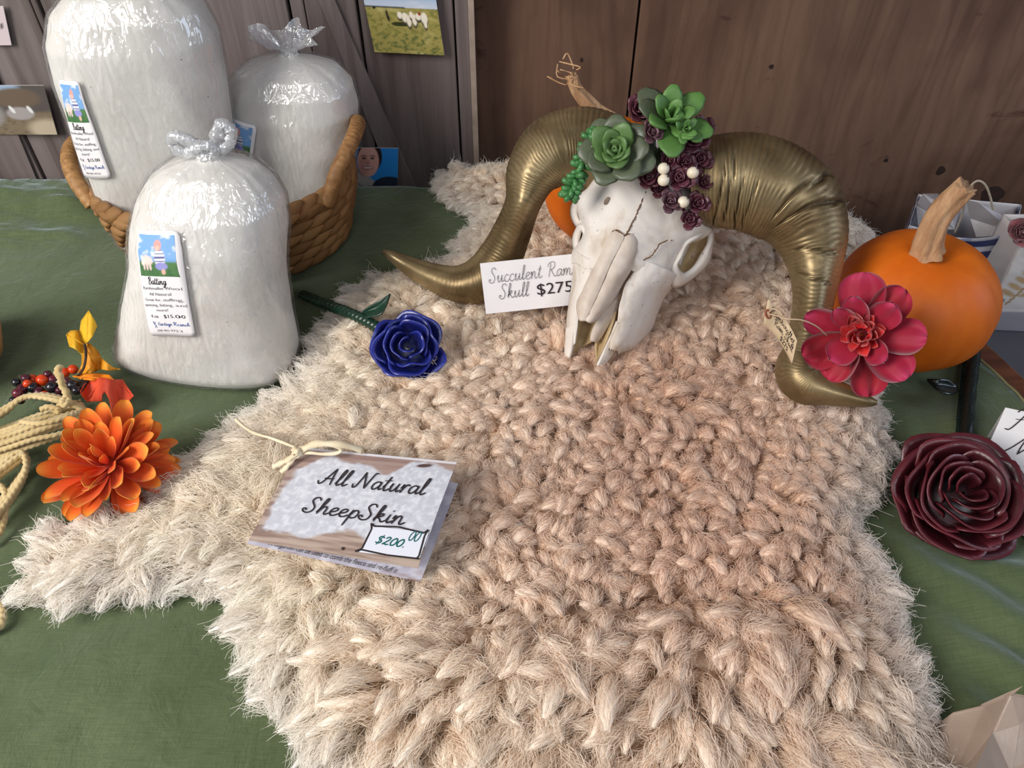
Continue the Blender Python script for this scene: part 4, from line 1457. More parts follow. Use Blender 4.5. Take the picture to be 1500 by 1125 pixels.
def film_mat(name, f0, white):
    m = bpy.data.materials.new(name); m.use_nodes = True
    t = m.node_tree; t.nodes.clear()
    out = t.nodes.new('ShaderNodeOutputMaterial')
    tr = t.nodes.new('ShaderNodeBsdfTransparent'); tr.inputs['Color'].default_value = (0.985, 0.985, 0.99, 1)
    gl = t.nodes.new('ShaderNodeBsdfGlossy'); gl.inputs['Roughness'].default_value = 0.06
    df = t.nodes.new('ShaderNodeBsdfDiffuse'); df.inputs['Color'].default_value = (0.9, 0.92, 0.95, 1)
    lw = t.nodes.new('ShaderNodeLayerWeight'); lw.inputs['Blend'].default_value = 0.35
    tc = t.nodes.new('ShaderNodeTexCoord'); mp = t.nodes.new('ShaderNodeMapping'); mp.inputs['Scale'].default_value = (95, 95, 24)
    nz = t.nodes.new('ShaderNodeTexNoise'); nz.inputs['Scale'].default_value = 1.0; nz.inputs['Detail'].default_value = 2; nz.inputs['Distortion'].default_value = 1.5
    bp = t.nodes.new('ShaderNodeBump'); bp.inputs['Strength'].default_value = 0.66; bp.inputs['Distance'].default_value = 0.0045
    t.links.new(tc.outputs['Object'], mp.inputs['Vector']); t.links.new(mp.outputs['Vector'], nz.inputs['Vector'])
    t.links.new(nz.outputs['Fac'], bp.inputs['Height'])
    for s in (gl, df, lw):
        t.links.new(bp.outputs['Normal'], s.inputs['Normal'])
    m1 = t.nodes.new('ShaderNodeMixShader'); m1.inputs['Fac'].default_value = white
    t.links.new(tr.outputs[0], m1.inputs[1]); t.links.new(df.outputs[0], m1.inputs[2])
    ma = t.nodes.new('ShaderNodeMath'); ma.operation = 'MULTIPLY_ADD'
    t.links.new(lw.outputs['Fresnel'], ma.inputs[0]); ma.inputs[1].default_value = 0.35; ma.inputs[2].default_value = f0
    m2 = t.nodes.new('ShaderNodeMixShader')
    t.links.new(ma.outputs[0], m2.inputs['Fac']); t.links.new(m1.outputs[0], m2.inputs[1]); t.links.new(gl.outputs[0], m2.inputs[2])
    t.links.new(m2.outputs[0], out.inputs['Surface'])
    return m


M_FILM = film_mat('plastic_film', 0.10, 0.05)
M_FILMW = film_mat('gathered_film', 0.16, 0.34)


class BagShape:
    def __init__(self, base, top, prof, yaw, seed, sup=2.6):
        self.base, self.top, self.prof = np.array(base, float), np.array(top, float), np.array(prof, float)
        self.c, self.s = math.cos(yaw), math.sin(yaw)
        self.seed, self.sup = seed, sup
        self.H = self.prof[-1, 0]
        # arc-like parameter so dome rows stay even
        d = np.r_[0, np.cumsum(np.linalg.norm(np.diff(self.prof, axis=0), axis=1))]
        self.u = d / d[-1]

    def __call__(self, th, u, off=0.0, wr=1.0):
        th = np.asarray(th, float); u = np.asarray(u, float)
        h = np.interp(u, self.u, self.prof[:, 0]); a = np.interp(u, self.u, self.prof[:, 1]); b = np.interp(u, self.u, self.prof[:, 2])
        e = 2.0 / self.sup
        cx, sx = np.cos(th), np.sin(th)
        lx = np.sign(cx) * np.abs(cx) ** e; ly = np.sign(sx) * np.abs(sx) ** e
        dome = sstep(.62, .92, u)
        g = 1 + wr * (.060 * (fbm(np.cos(th) * 1.6 + 4 + self.seed, np.sin(th) * 1.6 + u * 3.5, self.seed, 3) - .5) * 2 * (1 - dome)
                      + .055 * dome * (noise2(th * 7.5 + self.seed, u * 2.0, self.seed + 2) - .5) * 2
                      + .020 * (1 - dome) * (noise2(np.cos(th) * 3 + 9, u * 16 + np.sin(th) * 2, self.seed + 4) - .5) * 2 * sstep(.5, .15, u))
        x = lx * (a * g + off); y = ly * (b * g + off)
        k = h / self.H
        px = self.base[0] + (self.top[0] - self.base[0]) * k + x * self.c - y * self.s
        py = self.base[1] + (self.top[1] - self.base[1]) * k + x * self.s + y * self.c
        pz = self.base[2] + h + off * dome
        return np.stack([px, py, pz], -1)

    def grid(self, nu, nt, off=0.0, wr=1.0):
        U, T_ = np.meshgrid(np.linspace(0, 1, nu), np.linspace(-math.pi, math.pi, nt, endpoint=False), indexing='ij')
        V = self(T_.ravel(), U.ravel(), off, wr)
        F = grid_faces(nu, nt, True)
        V = np.vstack([V, [V[:nt].mean(0)], [V[-nt:].mean(0)]])
        F += [(nu * nt, (k + 1) % nt, k) for k in range(nt)] + [(nu * nt + 1, (nu - 1) * nt + k, (nu - 1) * nt + (k + 1) % nt) for k in range(nt)]
        return V, F


class BagMap:
    """label coordinates -> bag surface, pinned by four corner pixels (bl, br, tr, tl)"""
    def __init__(self, bag, px4, w, h):
        self.b, self.w, self.h = bag, w, h
        T_, U = np.meshgrid(np.linspace(-math.pi, math.pi, 720), np.linspace(.02, .9, 260))
        pts = bag(T_.ravel(), U.ravel(), .0022)
        n_ = nrm_rows(pts - (bag.base + (bag.top - bag.base) * .5 + [0, 0, bag.H * .5]))
        vis = np.einsum('ij,ij->i', n_ * [1, 1, 0], CAMP - pts) > 0
        q = proj(pts)
        self.k = []
        for p_ in px4:
            d = np.hypot(q[:, 0] - p_[0], q[:, 1] - p_[1]) + (~vis) * 1e4
            i = int(np.argmin(d)); self.k.append((T_.ravel()[i], U.ravel()[i]))

    def __call__(self, v, lift=0.0):
        v = np.asarray(v, float); a = v[:, 0] / self.w; b = v[:, 1] / self.h
        k = np.array(self.k)
        tu = ((1 - a) * (1 - b))[:, None] * k[0] + (a * (1 - b))[:, None] * k[1] + (a * b)[:, None] * k[2] + ((1 - a) * b)[:, None] * k[3]
        p0 = self.b(tu[:, 0], tu[:, 1], .0024)
        p1 = self.b(tu[:, 0] + .01, tu[:, 1], .0024); p2 = self.b(tu[:, 0], tu[:, 1] + .01, .0024)
        n_ = nrm_rows(np.cross(p1 - p0, p2 - p0))
        s = np.sign(np.einsum('ij,ij->i', n_, CAMP - p0))[:, None]
        return p0 + n_ * s * lift


def nrm_rows(a):
    return a / (np.linalg.norm(a, axis=1)[:, None] + 1e-12)


def ph_lamb(u, v):
    c = np.tile(lin(120, 168, 220), (len(u), 1))
    c = blend(c, sstep(.45, .65, fbm(u * 5, v * 7, 3, 3)) * .9, lin(226, 232, 244))
    c = blend(c, sstep(.40, .34, v), lin(86, 128, 74))
    c = blend(c, sstep(.40, .2, v) * fbm(u * 14, v * 14, 5, 3), lin(40, 88, 56))
    c = blend(c, ell(u, v, .30, .40, .18, .12, .2), lin(236, 214, 206))
    for x in (.18, .28, .38):
        c = blend(c, ell(u, v, x, .25, .035, .10, .2), lin(226, 200, 194))
    c = blend(c, ell(u, v, .14, .34, .06, .08, .2), lin(240, 220, 212))
    c = blend(c, ell(u, v, .66, .45, .13, .22, .15), lin(240, 236, 240))
    c = blend(c, ell(u, v, .66, .45, .13, .22, .15) * (np.sin(v * 70) > .2), lin(90, 100, 150))
    c = blend(c, ell(u, v, .68, .26, .15, .10, .15), lin(150, 150, 210))
    c = blend(c, ell(u, v, .62, .76, .09, .13, .15), lin(238, 160, 150))
    c = blend(c, ell(u, v, .62, .70, .05, .05, .2), lin(236, 190, 170))
    c = blend(c, ell(u, v, .72, .12, .05, .07, .2), lin(230, 180, 160))
    return c


def wool_label(bag, root, px4, full=True):
    w, h = 0.040, 0.100
    mp = BagMap(bag, px4, w, h)
    nx_, ny_ = 12, 22
    u, v = np.meshgrid(np.linspace(0, w, nx_), np.linspace(0, h, ny_))
    # rounded corners: pull the corner columns in
    q = np.c_[u.ravel(), v.ravel()]
    r = .004
    for i in range(len(q)):
        x, y = q[i]
        for cx, cy in ((r, r), (w - r, r), (r, h - r), (w - r, h - r)):
            if (x < r if cx == r else x > w - r) and (y < r if cy == r else y > h - r):
                d = math.hypot(x - cx, y - cy)
                if d > r:
                    q[i] = (cx + (x - cx) * r / d, cy + (y - cy) * r / d)
    lb = part('label', mp(q, .0006), grid_faces(ny_, nx_), M_CARD, root, solid=.0004, off=1)
    raster('picture', mp, .0025, w - .0025, .060, .0965, 46, 40, ph_lamb, lb, .0012, M_PRINT)
    W_ = lambda n, p_, m: writing(n, mp, p_, m, lb, .0013)
    W_('title', [script('Batting', .0105, .0525, .0030, .0006, slant=.05, width=.018, yscale=1.1)], M_INK)
    lines = [('Rambouillet Wool', .0475, .034), ('All Natural', .0420, .021), ('Great for, stuffing,', .0365, .033), ('spinning, felting, and', .0312, .036), ('more!', .0262, .011)]
    W_('lettering', [font(t, w / 2, y, .0028, wd, align='CENTER') for t, y, wd in lines], M_GREYINK)
    W_('price', [font('4 oz', .0065, .0195, .0032, .0085), font('$15.00', .0205, .0195, .0034, .0145)], M_INK)
    W_('ranch_name', [script('Heritage Ranch', .0125, .0115, .0018, .00035, width=.0245), script('Ds', .0075, .0105, .003, .0004) if 'D' in G else
                      frame_line([(.0075, .0155), (.0100, .0145), (.0085, .0125), (.0075, .0155)], .0005), frame_line([(.0085, .0125), (.0105, .0115), (.0085, .0098), (.0110, .0095)], .0005)], M_BLUEINK)
    W_('phone', [font('208-965-9723', w / 2, .0050, .0022, .021, align='CENTER')], M_GREYINK)
    return lb


def batting_bag(label, base, top, prof, yaw, seed, px4, knot, group='bags of white wool batting'):
    b = BagShape(base, top, prof, yaw, seed)
    r = empty('batting_bag', base, label, 'bag', group)
    part('batting', *b.grid(70, 84, -.0012, 1.0), M_BATT, r)
    V, F = b.grid(110, 150, .0014, 1.0)
    # fine pleats of the tight film
    rr_ = np.random.RandomState(seed)
    part('plastic_film', V, F, M_FILM, r)
    nk = b.top + np.array([0, 0, b.H])
    if px4:
        wool_label(b, r, px4)
    # collar of folds and the tie
    if knot == 'ruffle':
        n, m_ = 11, 72
        VV = []
        for i in range(n):
            s = i / (n - 1)
            for k in range(m_):
                a = 2 * math.pi * k / m_
                rad = .0065 + .024 * s ** 1.2 + .0055 * s * math.sin(a * 9 + 2 * noise2(a * 2, s * 3, seed)) + .004 * s * (rr_.rand() - .5)
                VV.append(nk + np.array([rad * math.cos(a) * 1.15, rad * math.sin(a) * .8, -.004 + .020 * s ** .8 + .006 * s * math.sin(a * 5 + 1)]))
        part('gathered_top', VV, grid_faces(n, m_, True), M_FILMW, r)
        v, f = lathe([(.008, -.004), (.0095, 0), (.008, .004)], 20)
        part('tie', v + nk + [0, 0, -.002], f, M_FILMW, r)
    else:
        for pts, rad in (([(-.002, 0, -.004), (-.014, -.004, .008), (-.028, -.004, .016), (-.036, -.002, .008), (-.026, -.004, -.002), (-.010, -.006, .002), (.004, -.006, .004)], .0052),
                         ([(.004, 0, -.002), (.010, -.002, .014), (.018, 0, .026), (.026, 0, .020), (.022, -.002, .008), (.012, -.004, .0)], .0050),
                         ([(-.014, -.008, .002), (-.004, -.010, .009), (.006, -.009, .006), (.004, -.008, -.003), (-.008, -.008, -.004)], .0048)):
            pth = nk + cr(np.array(pts), 40) * .82
            rads = rad * (1 + .08 * np.sin(np.arange(40) * .9))
            v, f = tube(pth, rads, 9)
            v = v + (np.random.RandomState(4).rand(len(v), 3) - .5) * .0016
            part('knot', v, f, M_FILMW, r)
    return b, r


PROF_F = np.array([(0, .078, .034), (.004, .090, .044), (.014, .094, .049), (.035, .089, .050), (.07, .080, .050), (.11, .072, .050), (.15, .0690, .049), (.178, .0635, .044),
          (.196, .054, .037), (.208, .040, .028), (.214, .026, .019), (.218, .013, .011), (.224, .008, .007)])
batting_bag('bag of white wool batting standing alone on green cloth in front of the basket', (-.298, .552, .004), (-.250, .590, .004), PROF_F * np.array([.90, 1, 1]), -.20, 3,
            [(222, 491), (287, 493), (263, 337), (203, 335)], 'loops')
PROF_L = [(0, .050, .036), (.01, .066, .046), (.06, .074, .050), (.12, .078, .052), (.18, .080, .052), (.215, .078, .050), (.24, .068, .044), (.256, .050, .034), (.265, .028, .02),
          (.270, .013, .011), (.276, .008, .007)]
batting_bag('tallest bag of white wool batting, at the left of the basket, its top cut off', (-.372, .728, .022), (-.352, .752, .022), PROF_L, .10, 7,
            [(124, 259), (164, 261), (116, 118), (87, 116)], 'ruffle')
PROF_R = np.array([(0, .050, .036), (.01, .064, .046), (.05, .072, .051), (.10, .0745, .053), (.14, .0735, .052), (.165, .067, .047), (.182, .053, .037), (.190, .036, .025), (.194, .022, .017),
          (.197, .012, .010), (.203, .008, .007)])
batting_bag('squat bag of white wool batting with ruffled tie, at the right of the basket', (-.264, .806, .008), (-.234, .818, .008), PROF_R * np.array([.93, 1.03, 1.0]), -.12, 12,
            [(318, 285), (366, 296), (377, 184), (328, 163)], 'ruffle')

# ------------------------------------------------------------------ basket
BC = np.array([-.318, .768]); BA, BB, BH = .138, .118, .078
mwk = Mat('water_hyacinth', rough=0.55, spec=0.35)
wv_ = mwk.coords((60, 60, 60))
oi_ = mwk.n('ShaderNodeObjectInfo')
wc = mwk.ramp(mwk.noise(wv_, 2.5, 4, 0.6), [(0.25, srgb(128, 92, 56)), (0.6, srgb(176, 134, 86)), (0.85, srgb(200, 162, 112))])
wc = mwk.mix(0.6, wc, mwk.ramp(oi_.outputs['Random'], [(0, srgb(168, 140, 110)), (1, srgb(255, 250, 240))]), 'MULTIPLY')
mwk.color(wc)
mwk.bump(mwk.noise(mwk.coords((300, 300, 300)), 1.0, 3), 0.4, 0.001)
M_WICK = mwk.m
bk = empty('wicker_basket', (BC[0], BC[1], 0.004), 'round woven wicker basket with two end handles holding two bags of wool', 'basket')


def bell(a, z, off=0.0):
    k = .88 + .12 * sstep(-.01, BH, z)
    return np.array([BC[0] + (BA * k + off) * math.cos(a), BC[1] + (BB * k + off) * math.sin(a), z + .005])


nV = []
for z in np.linspace(0, BH, 8):
    for k in range(60):
        nV.append(bell(2 * math.pi * k / 60, z, -.004))
nF = grid_faces(8, 60, True)
nV.append(np.array([BC[0], BC[1], .005])); nF += [(480, (k + 1) % 60, k) for k in range(60)]
part('lining', nV, nF, mat_simple('wicker_dark', srgb(84, 56, 32), rough=0.8), bk)
stp = mesh_data('strand', *leaf_solid(1, .30, .16, (.30, .72, 1.0, 1.0, .72, .30), cup=0, bend=0, ns=7), M_WICK)
rows = 6
for r in range(rows):
    z = .008 + r * (BH - .012) / (rows - 1)
    nper = 30
    for k in range(nper):
        a = 2 * math.pi * (k + .5 * (r % 2)) / nper
        p0 = bell(a - .095, z - .0035, .001); p1 = bell(a + .125, z + .0045, .003)
        d = p1 - p0; ln_ = np.linalg.norm(d)
        outv = np.array([math.cos(a) / BA, math.sin(a) / BB, -.8]); outv = nrm(outv - nrm(d) * np.dot(outv, nrm(d)))
        inst('strand', stp, frame(p0, outv, d, (ln_ * 1.12, .0275 + .003 * RNG.random(), .048)), bk)
# plaited rim
for k in range(44):
    a = 2 * math.pi * k / 44
    p0 = bell(a - .09, BH - .004, .004); p1 = bell(a + .10, BH + .008, -.001)
    d = p1 - p0
    outv = np.array([math.cos(a), math.sin(a), .6]); outv = nrm(outv - nrm(d) * np.dot(outv, nrm(d)))
    inst('rim_strand', stp, frame(p0, outv, d, (np.linalg.norm(d) * 1.2, .030, .040)), bk)
for sgn, ztop in ((1, .056), (-1, .036)):
    a0 = 0 if sgn > 0 else math.pi
    pts = []
    for t in np.linspace(0, 1, 60):
        a = a0 + (t - .5) * 1.05
        p_ = bell(a, BH, .004)
        lift = math.sin(math.pi * t) ** .55
        p_ = p_ + np.array([sgn * .012 * lift, 0, ztop * lift - .004])
        pts.append(p_)
    pts = cr(np.array(pts[::6] + [pts[-1]]), 150)
    rads = .0078 * (1 + .07 * np.abs(np.sin(np.arange(150) * .62)))
    part('handle', *tube(pts, rads, 12), M_WICK, bk)

# ------------------------------------------------------------------ pumpkins
mp_ = Mat('pumpkin_skin', rough=0.52, spec=0.4)
pv = mp_.coords()
pc = mp_.ramp(mp_.noise(pv, 9, 4, 0.6, 0.4), [(0.3, srgb(212, 98, 8)), (0.7, srgb(234, 124, 22))])
pc = mp_.mix(0.5, pc, mp_.ramp(mp_.noise(mp_.coords((1, 1, .25)), 60, 3), [(0.3, srgb(235, 215, 200)), (0.7, (1, 1, 1, 1))]), 'MULTIPLY')
scr = mp_.noise(mp_.coords((1, 1, 1)), 30, 6, 0.75, 1.0)
mp_.color(mp_.mix(mp_.ramp(scr, [(0.70, (0, 0, 0, 1)), (0.74, (.45, .45, .45, 1))]), pc, srgb(236, 170, 100)))
mp_.bump(mp_.noise(pv, 70, 4), 0.08, 0.001)
M_PUMP = mp_.m
M_STEM = Mat('dry_stem', rough=0.8)
sv = M_STEM.coords((70, 70, 16))
M_STEM.color(M_STEM.ramp(M_STEM.noise(sv, 1.5, 5, 0.65), [(0.3, srgb(150, 108, 76)), (0.55, srgb(194, 152, 112)), (0.8, srgb(220, 186, 148))]))
M_STEM.bump(M_STEM.noise(sv, 2, 5), 0.5, 0.002)


def pumpkin(label, c, R, Hh, ribs, seed, stem_pts, stem_r, tip):
    o = empty('pumpkin', (c[0], c[1], c[2] - Hh), label, 'pumpkin')
    V = []; n, m_ = 40, 96
    for i in range(n):
        t = math.pi * i / (n - 1)
        for k in range(m_):
            a = 2 * math.pi * k / m_
            rib = 1 - .035 * (1 - abs(math.sin(a * ribs / 2)) ** .5) * math.sin(t) ** .5 - .02 * (noise2(a * 2, t, seed) - .5)
            rr = R * math.sin(t) ** .86 * rib
            zz = -Hh * math.cos(t)
            zz -= .16 * Hh * math.exp(-(rr / (.30 * R)) ** 2) * (1 if math.cos(t) < 0 else -.6)
            V.append((c[0] + rr * math.cos(a), c[1] + rr * math.sin(a), c[2] + zz))
    part('body', V, grid_faces(n, m_, True), M_PUMP, o)
    # fluted stem
    path = cr(np.array(stem_pts), 40)
    tg = np.gradient(path, axis=0); tg /= np.linalg.norm(tg, axis=1)[:, None]
    x = nrm(np.cross([0, 1, 0.2], tg[0])); V = []; ns = 30
    for i in range(40):
        x = nrm(x - tg[i] * np.dot(x, tg[i])); y = np.cross(tg[i], x)
        r0 = np.interp(i / 39, [0, .1, .3, .8, 1], np.array(stem_r))
        for k in range(ns):
            a = 2 * math.pi * k / ns + i * .012
            rr = r0 * (1 + .13 * math.cos(a * 6) + .05 * (noise2(a * 3, i * .3, seed + 3) - .5) + (.25 * (noise2(a * 2.2, 1, seed) - .4) if i > 36 else 0))
            V.append(path[i] + (x * math.cos(a) + y * math.sin(a)) * rr + (tg[i] * .006 * (noise2(a * 2.5, 2, seed) - .3) if i > 37 else 0))
    V.append(path[-1] - tg[-1] * .002)
    F = grid_faces(40, ns, True) + [(40 * ns, 39 * ns + k, 39 * ns + (k + 1) % ns) for k in range(ns)]
    st_o = part('stem', V, F, M_STEM.m, o)
    if tip:
        rt = np.random.RandomState(seed)
        for k in range(7):
            a = rt.normal(0, 1, 3) * .0035
            p_ = path[-1] + np.array([a, a + rt.normal(0, .004, 3) + [-.002, 0, .004], a + rt.normal(0, .006, 3) + [-.005, 0, .007], a + rt.normal(0, .006, 3) + [-.010, 0, .004]])
            part('fibre', *tube(cr(p_, 10), .0007, 5), M_STEM.m, st_o)
    return o


pumpkin('large round orange pumpkin with a thick curved stem at the right edge of the table', (.378, .569, .0625), .0725, .0605, 9, 3,
        [PY(1357, 372, .565), PY(1361, 350, .566), PY(1372, 322, .566), PY(1390, 298, .565), PY(1414, 275, .562)], [.0145, .0125, .0112, .0098, .0088], False)
pumpkin('orange pumpkin mostly hidden behind the skull and its left horn', (.098, .722, .098), .066, .066, 10, 9,
        [PY(890, 182, .722), PY(874, 165, .720), PY(857, 146, .718), PY(843, 128, .716), PY(838, 112, .716)], [.0125, .0115, .0080, .0052, .0050], True)

# ------------------------------------------------------------------ gift bags at the right
M_PAPER = mat_simple('white_paper', srgb(214, 208, 208), srgb(196, 190, 192), 20, 0.7, 0.2)
gb = empty('gift_bag', (.60, .79, -.08), 'navy and white striped gift bag with a rope handle behind the large pumpkin', 'bag')


def ph_plaid(u, v):
    c = np.tile(lin(206, 206, 214), (len(u), 1))
    c = blend(c, sstep(.03, .06, u * .5) * 0, lin(0, 0, 0))
    for a, b in ((.86, .965), (.66, .765), (.46, .565), (.26, .365), (.06, .165)):
        c = blend(c, (v > a) * (v < b), lin(36, 52, 104))
    for a, b in ((.10, .22), (.45, .57), (.80, .92)):
        c = c * (1 - ((u > a) * (u < b) * .42)[:, None] * np.array([1, .85, .5]))
    c = blend(c, (np.abs(u - .33) < .012), lin(170, 40, 60))
    c = blend(c, (np.abs(v - .60) < .008), lin(170, 40, 60))
    return c


yF, yB = .752, .835
FL, FR = PY(1332, 330, yF), PY(1488, 340, yF)
BL, BR = PY(1346, 284, yB), PY(1496, 300, yB)
zb = -.079
FLb, FRb, BLb, BRb = [np.array([p_[0], p_[1], zb]) for p_ in (FL, FR, BL + [.0, 0, 0], BR)]


def panel(name, a, b, c_, d, fn, parent, nx=50, ny=60, bow=0.0, mat=None):
    """sheet from bl a, br b, tr c, tl d; bowed along +y"""
    u, v = np.meshgrid(np.linspace(0, 1, nx), np.linspace(0, 1, ny))
    u, v = u.ravel(), v.ravel()
    p_ = ((1 - u) * (1 - v))[:, None] * a + (u * (1 - v))[:, None] * b + (u * v)[:, None] * c_ + ((1 - u) * v)[:, None] * d
    p_ = p_ + np.array([0, -1.0, -.35]) * (bow * np.sin(math.pi * u) * v)[:, None] + np.array([0, 1, 0]) * (.004 * (fbm(u * 5, v * 6, 3, 3) - .5))[:, None]
    return part(name, p_, grid_faces(ny, nx), mat or M_PHOTO, parent, smooth=True, col=fn(u, v), solid=.0005)


panel('front_panel', FLb, FRb, FR, FL, ph_plaid, gb, bow=.012)
panel('side_panel', BLb, FLb, FL, BL, ph_plaid, gb)
panel('side_panel', FRb, BRb, BR, FR, ph_plaid, gb)
panel('back_panel', BRb, BLb, BL, BR, lambda u, v: np.tile(lin(206, 200, 200), (len(u), 1)), gb, 20, 20)
for q, y in (([(1345, 334), (1342, 300), (1352, 284), (1374, 284), (1392, 296), (1404, 312), (1398, 336)], .806),
             ([(1430, 347), (1421, 320), (1415, 292), (1434, 297), (1462, 312), (1490, 330), (1484, 340), (1456, 345)], .775)):
    p_ = [PY(a, b, y + .008 * math.sin(i * 1.7)) for i, (a, b) in enumerate(q)]
    p_ += [p_[0] - [0, 0, .03]] if False else []
    part('tissue', p_, [tuple(range(len(p_)))], M_PAPER, gb, smooth=False, solid=.0006)
M_CORD = mat_simple('rope_handle', srgb(196, 184, 164), srgb(170, 156, 136), 300, 0.8)
part('rope_handle', *tube(cr(np.array([PY(a, b, .79) for a, b in ((1398, 342), (1408, 318), (1416, 285), (1424, 270), (1434, 265), (1444, 272), (1451, 290), (1456, 314))]), 40), .0013, 7), M_CORD, gb)

fb_ = empty('floral_paper_bag', (.66, .70, -.08), 'white paper bag printed with tan leaves and a yellow flower at the right edge', 'bag')


def ph_floral(u, v):
    c = np.tile(lin(214, 208, 204), (len(u), 1))
    c = blend(c, sstep(.23, .21, v), lin(150, 148, 156))
    for i in range(7):
        s = i / 6
        x, y = .10 + .12 * s, .40 + .42 * s
        for sg in (-1, 1):
            c = blend(c, ell(u, v, x + sg * .05, y + .03, .055, .022, .25, .75 * sg if sg > 0 else 2.3), lin(188, 158, 118))
    c = blend(c, (np.abs(u - (.07 + .30 * (v - .32))) < .006) * (v > .3) * (v < .84), lin(168, 138, 100))
    c = blend(c, ell(u, v, .34, .42, .17, .19, .2), lin(206, 160, 66))
    c = blend(c, ell(u, v, .27, .36, .05, .05, .4), lin(150, 100, 50))
    c = blend(c, ell(u, v, .50, .50, .10, .12, .2), lin(214, 172, 84))
    c = blend(c, (np.abs(np.hypot((u - .03), (v - .34) * .9) - .02) < .006), lin(70, 70, 80))
    return c


yf = .690
a_, d_ = PY(1436, 478, yf), PY(1500, 350, yf + .02)
a_[2] = zb
b_ = a_ + np.array([.24, -.01, 0]); c2 = d_ + np.array([.22, .0, .0])
panel('front_panel', a_, b_, c2, d_, ph_floral, fb_, 90, 80, bow=.006)
a2, b2, c3, d3 = a_ + [0.01, .07, 0], b_ + [0, .07, 0], c2 + [0, .05, 0], d_ + [0, .05, 0]
plain = lambda u, v: np.tile(lin(206, 200, 198), (len(u), 1))
panel('side_panel', a2, a_, d_, d3, plain, fb_, 12, 16)
panel('side_panel', b_, b2, c3, c2, plain, fb_, 12, 16)
panel('back_panel', b2, a2, d3, c3, plain, fb_, 12, 16)

# ------------------------------------------------------------------ crumpled paper bag, bottom right
M_CRUMP = Mat('glazed_paper', rough=0.28, spec=0.5)
M_CRUMP.color(M_CRUMP.ramp(M_CRUMP.noise(M_CRUMP.coords(), 18, 3), [(0.3, srgb(158, 138, 122)), (0.7, srgb(180, 160, 146))]))
M_CRUMP.bump(M_CRUMP.noise(M_CRUMP.coords(), 70, 5), 0.3, 0.002)
cb = empty('crumpled_paper_bag', P(1480, 1120, 0.004), 'crumpled tan glazed paper bag cut off at the bottom right corner', 'bag')
pts = {'a': (1366, 1068, .006), 'b': (1396, 1044, .020), 'c': (1440, 1034, .028), 'd': (1481, 1016, .058), 'e': (1540, 1030, .050), 'f': (1455, 1075, .040),
       'g': (1432, 1125, .052), 'h': (1390, 1150, .014), 'i': (1490, 1066, .044), 'j': (1550, 1080, .040), 'k': (1420, 1220, .050), 'l': (1370, 1240, .006), 'm': (1560, 1240, .030), 'n': (1480, 1130, .030),
       'o': (1352, 1130, .006)}
kk = list(pts); V = [P(*pts[q]) for q in kk]; ix = {q: i for i, q in enumerate(kk)}
V += [np.array([v[0], v[1], .006]) for v in V]
N_ = len(kk)
tri = ['abo', 'bho', 'bch', 'chf' if False else 'cfh', 'fgh', 'cdf', 'dif', 'dei', 'eji', 'ifn', 'fgn', 'ijn', 'jmn', 'gnk', 'nmk', 'hgk', 'hkl', 'ohl']
F = [tuple(ix[q] for q in t) for t in tri]
bo = ['o', 'a', 'b', 'c', 'd', 'e', 'j', 'm', 'k', 'l', 'o']
F += [(ix[p_], ix[q], ix[q] + N_, ix[p_] + N_) for p_, q in zip(bo[:-1], bo[1:])]
part('paper', V, F, M_CRUMP.m, cb, smooth=False, sub=0, bevel=.0012)
# ================================================================== FLOWERS, LEAVES, BERRIES, CORD
def petal_sheet(L_, W_, prof, cup, curl, n=8, m_=7, ruffle=0.0, thick=0.0, seed=0):
    """thin petal along +x, inner face +z; cup bends the sides up, curl lifts (+) or drops (-) the tip"""
    V = []
    tt_ = 1 - (1 - np.linspace(0, 1, n)) ** 1.7
    w = np.interp(tt_, np.linspace(0, 1, len(prof)), prof)
    w = w * np.where(tt_ > .70, np.sqrt(np.clip(1 - ((tt_ - .70) / .305) ** 2, 0, 1)), 1)
    for i in range(n):
        t = tt_[i]
        for k in range(m_):
            s = 2 * k / (m_ - 1) - 1
            tipr = 1.0
            V.append((t * L_ * tipr, s * W_ * w[i], cup * W_ * s * s * w[i] + curl * L_ * t * t + ruffle * t * math.sin(s * 5 + seed) * W_))
    return np.array(V), grid_faces(n, m_)


def petal_col(n, m_, c0, c1, edge, gamma=1.5):
    out = []
    for i in range(n):
        t = i / (n - 1)
        for k in range(m_):
            s = abs(2 * k / (m_ - 1) - 1)
            t = 1 - (1 - i / (n - 1)) ** 1.7
            e = max(sstep(.78, 1.0, t), .5 * sstep(.7, 1.0, s) * sstep(.4, .9, t))
            c = c0 * (1 - t ** gamma) + c1 * t ** gamma
            out.append(c * (1 - .75 * e) + edge * .75 * e)
    return np.array(out)


def mat_petal(name, rough=0.6, veins=True, sheen=0.3):
    m = Mat(name, rough=rough, spec=0.3, sheen=sheen)
    a = m.attr()
    r = m.n('ShaderNodeObjectInfo')
    col = m.mix(0.5, a, m.ramp(r.outputs['Random'], [(0, (.84, .74, .72, 1)), (1, (1, 1, 1, 1))]), 'MULTIPLY')
    if veins:
        col = m.mix(0.35, col, m.ramp(m.noise(m.coords((6, 120, 20)), 1.0, 2), [(.35, (.75, .7, .7, 1)), (.6, (1, 1, 1, 1))]), 'MULTIPLY')
    m.color(col)
    return m


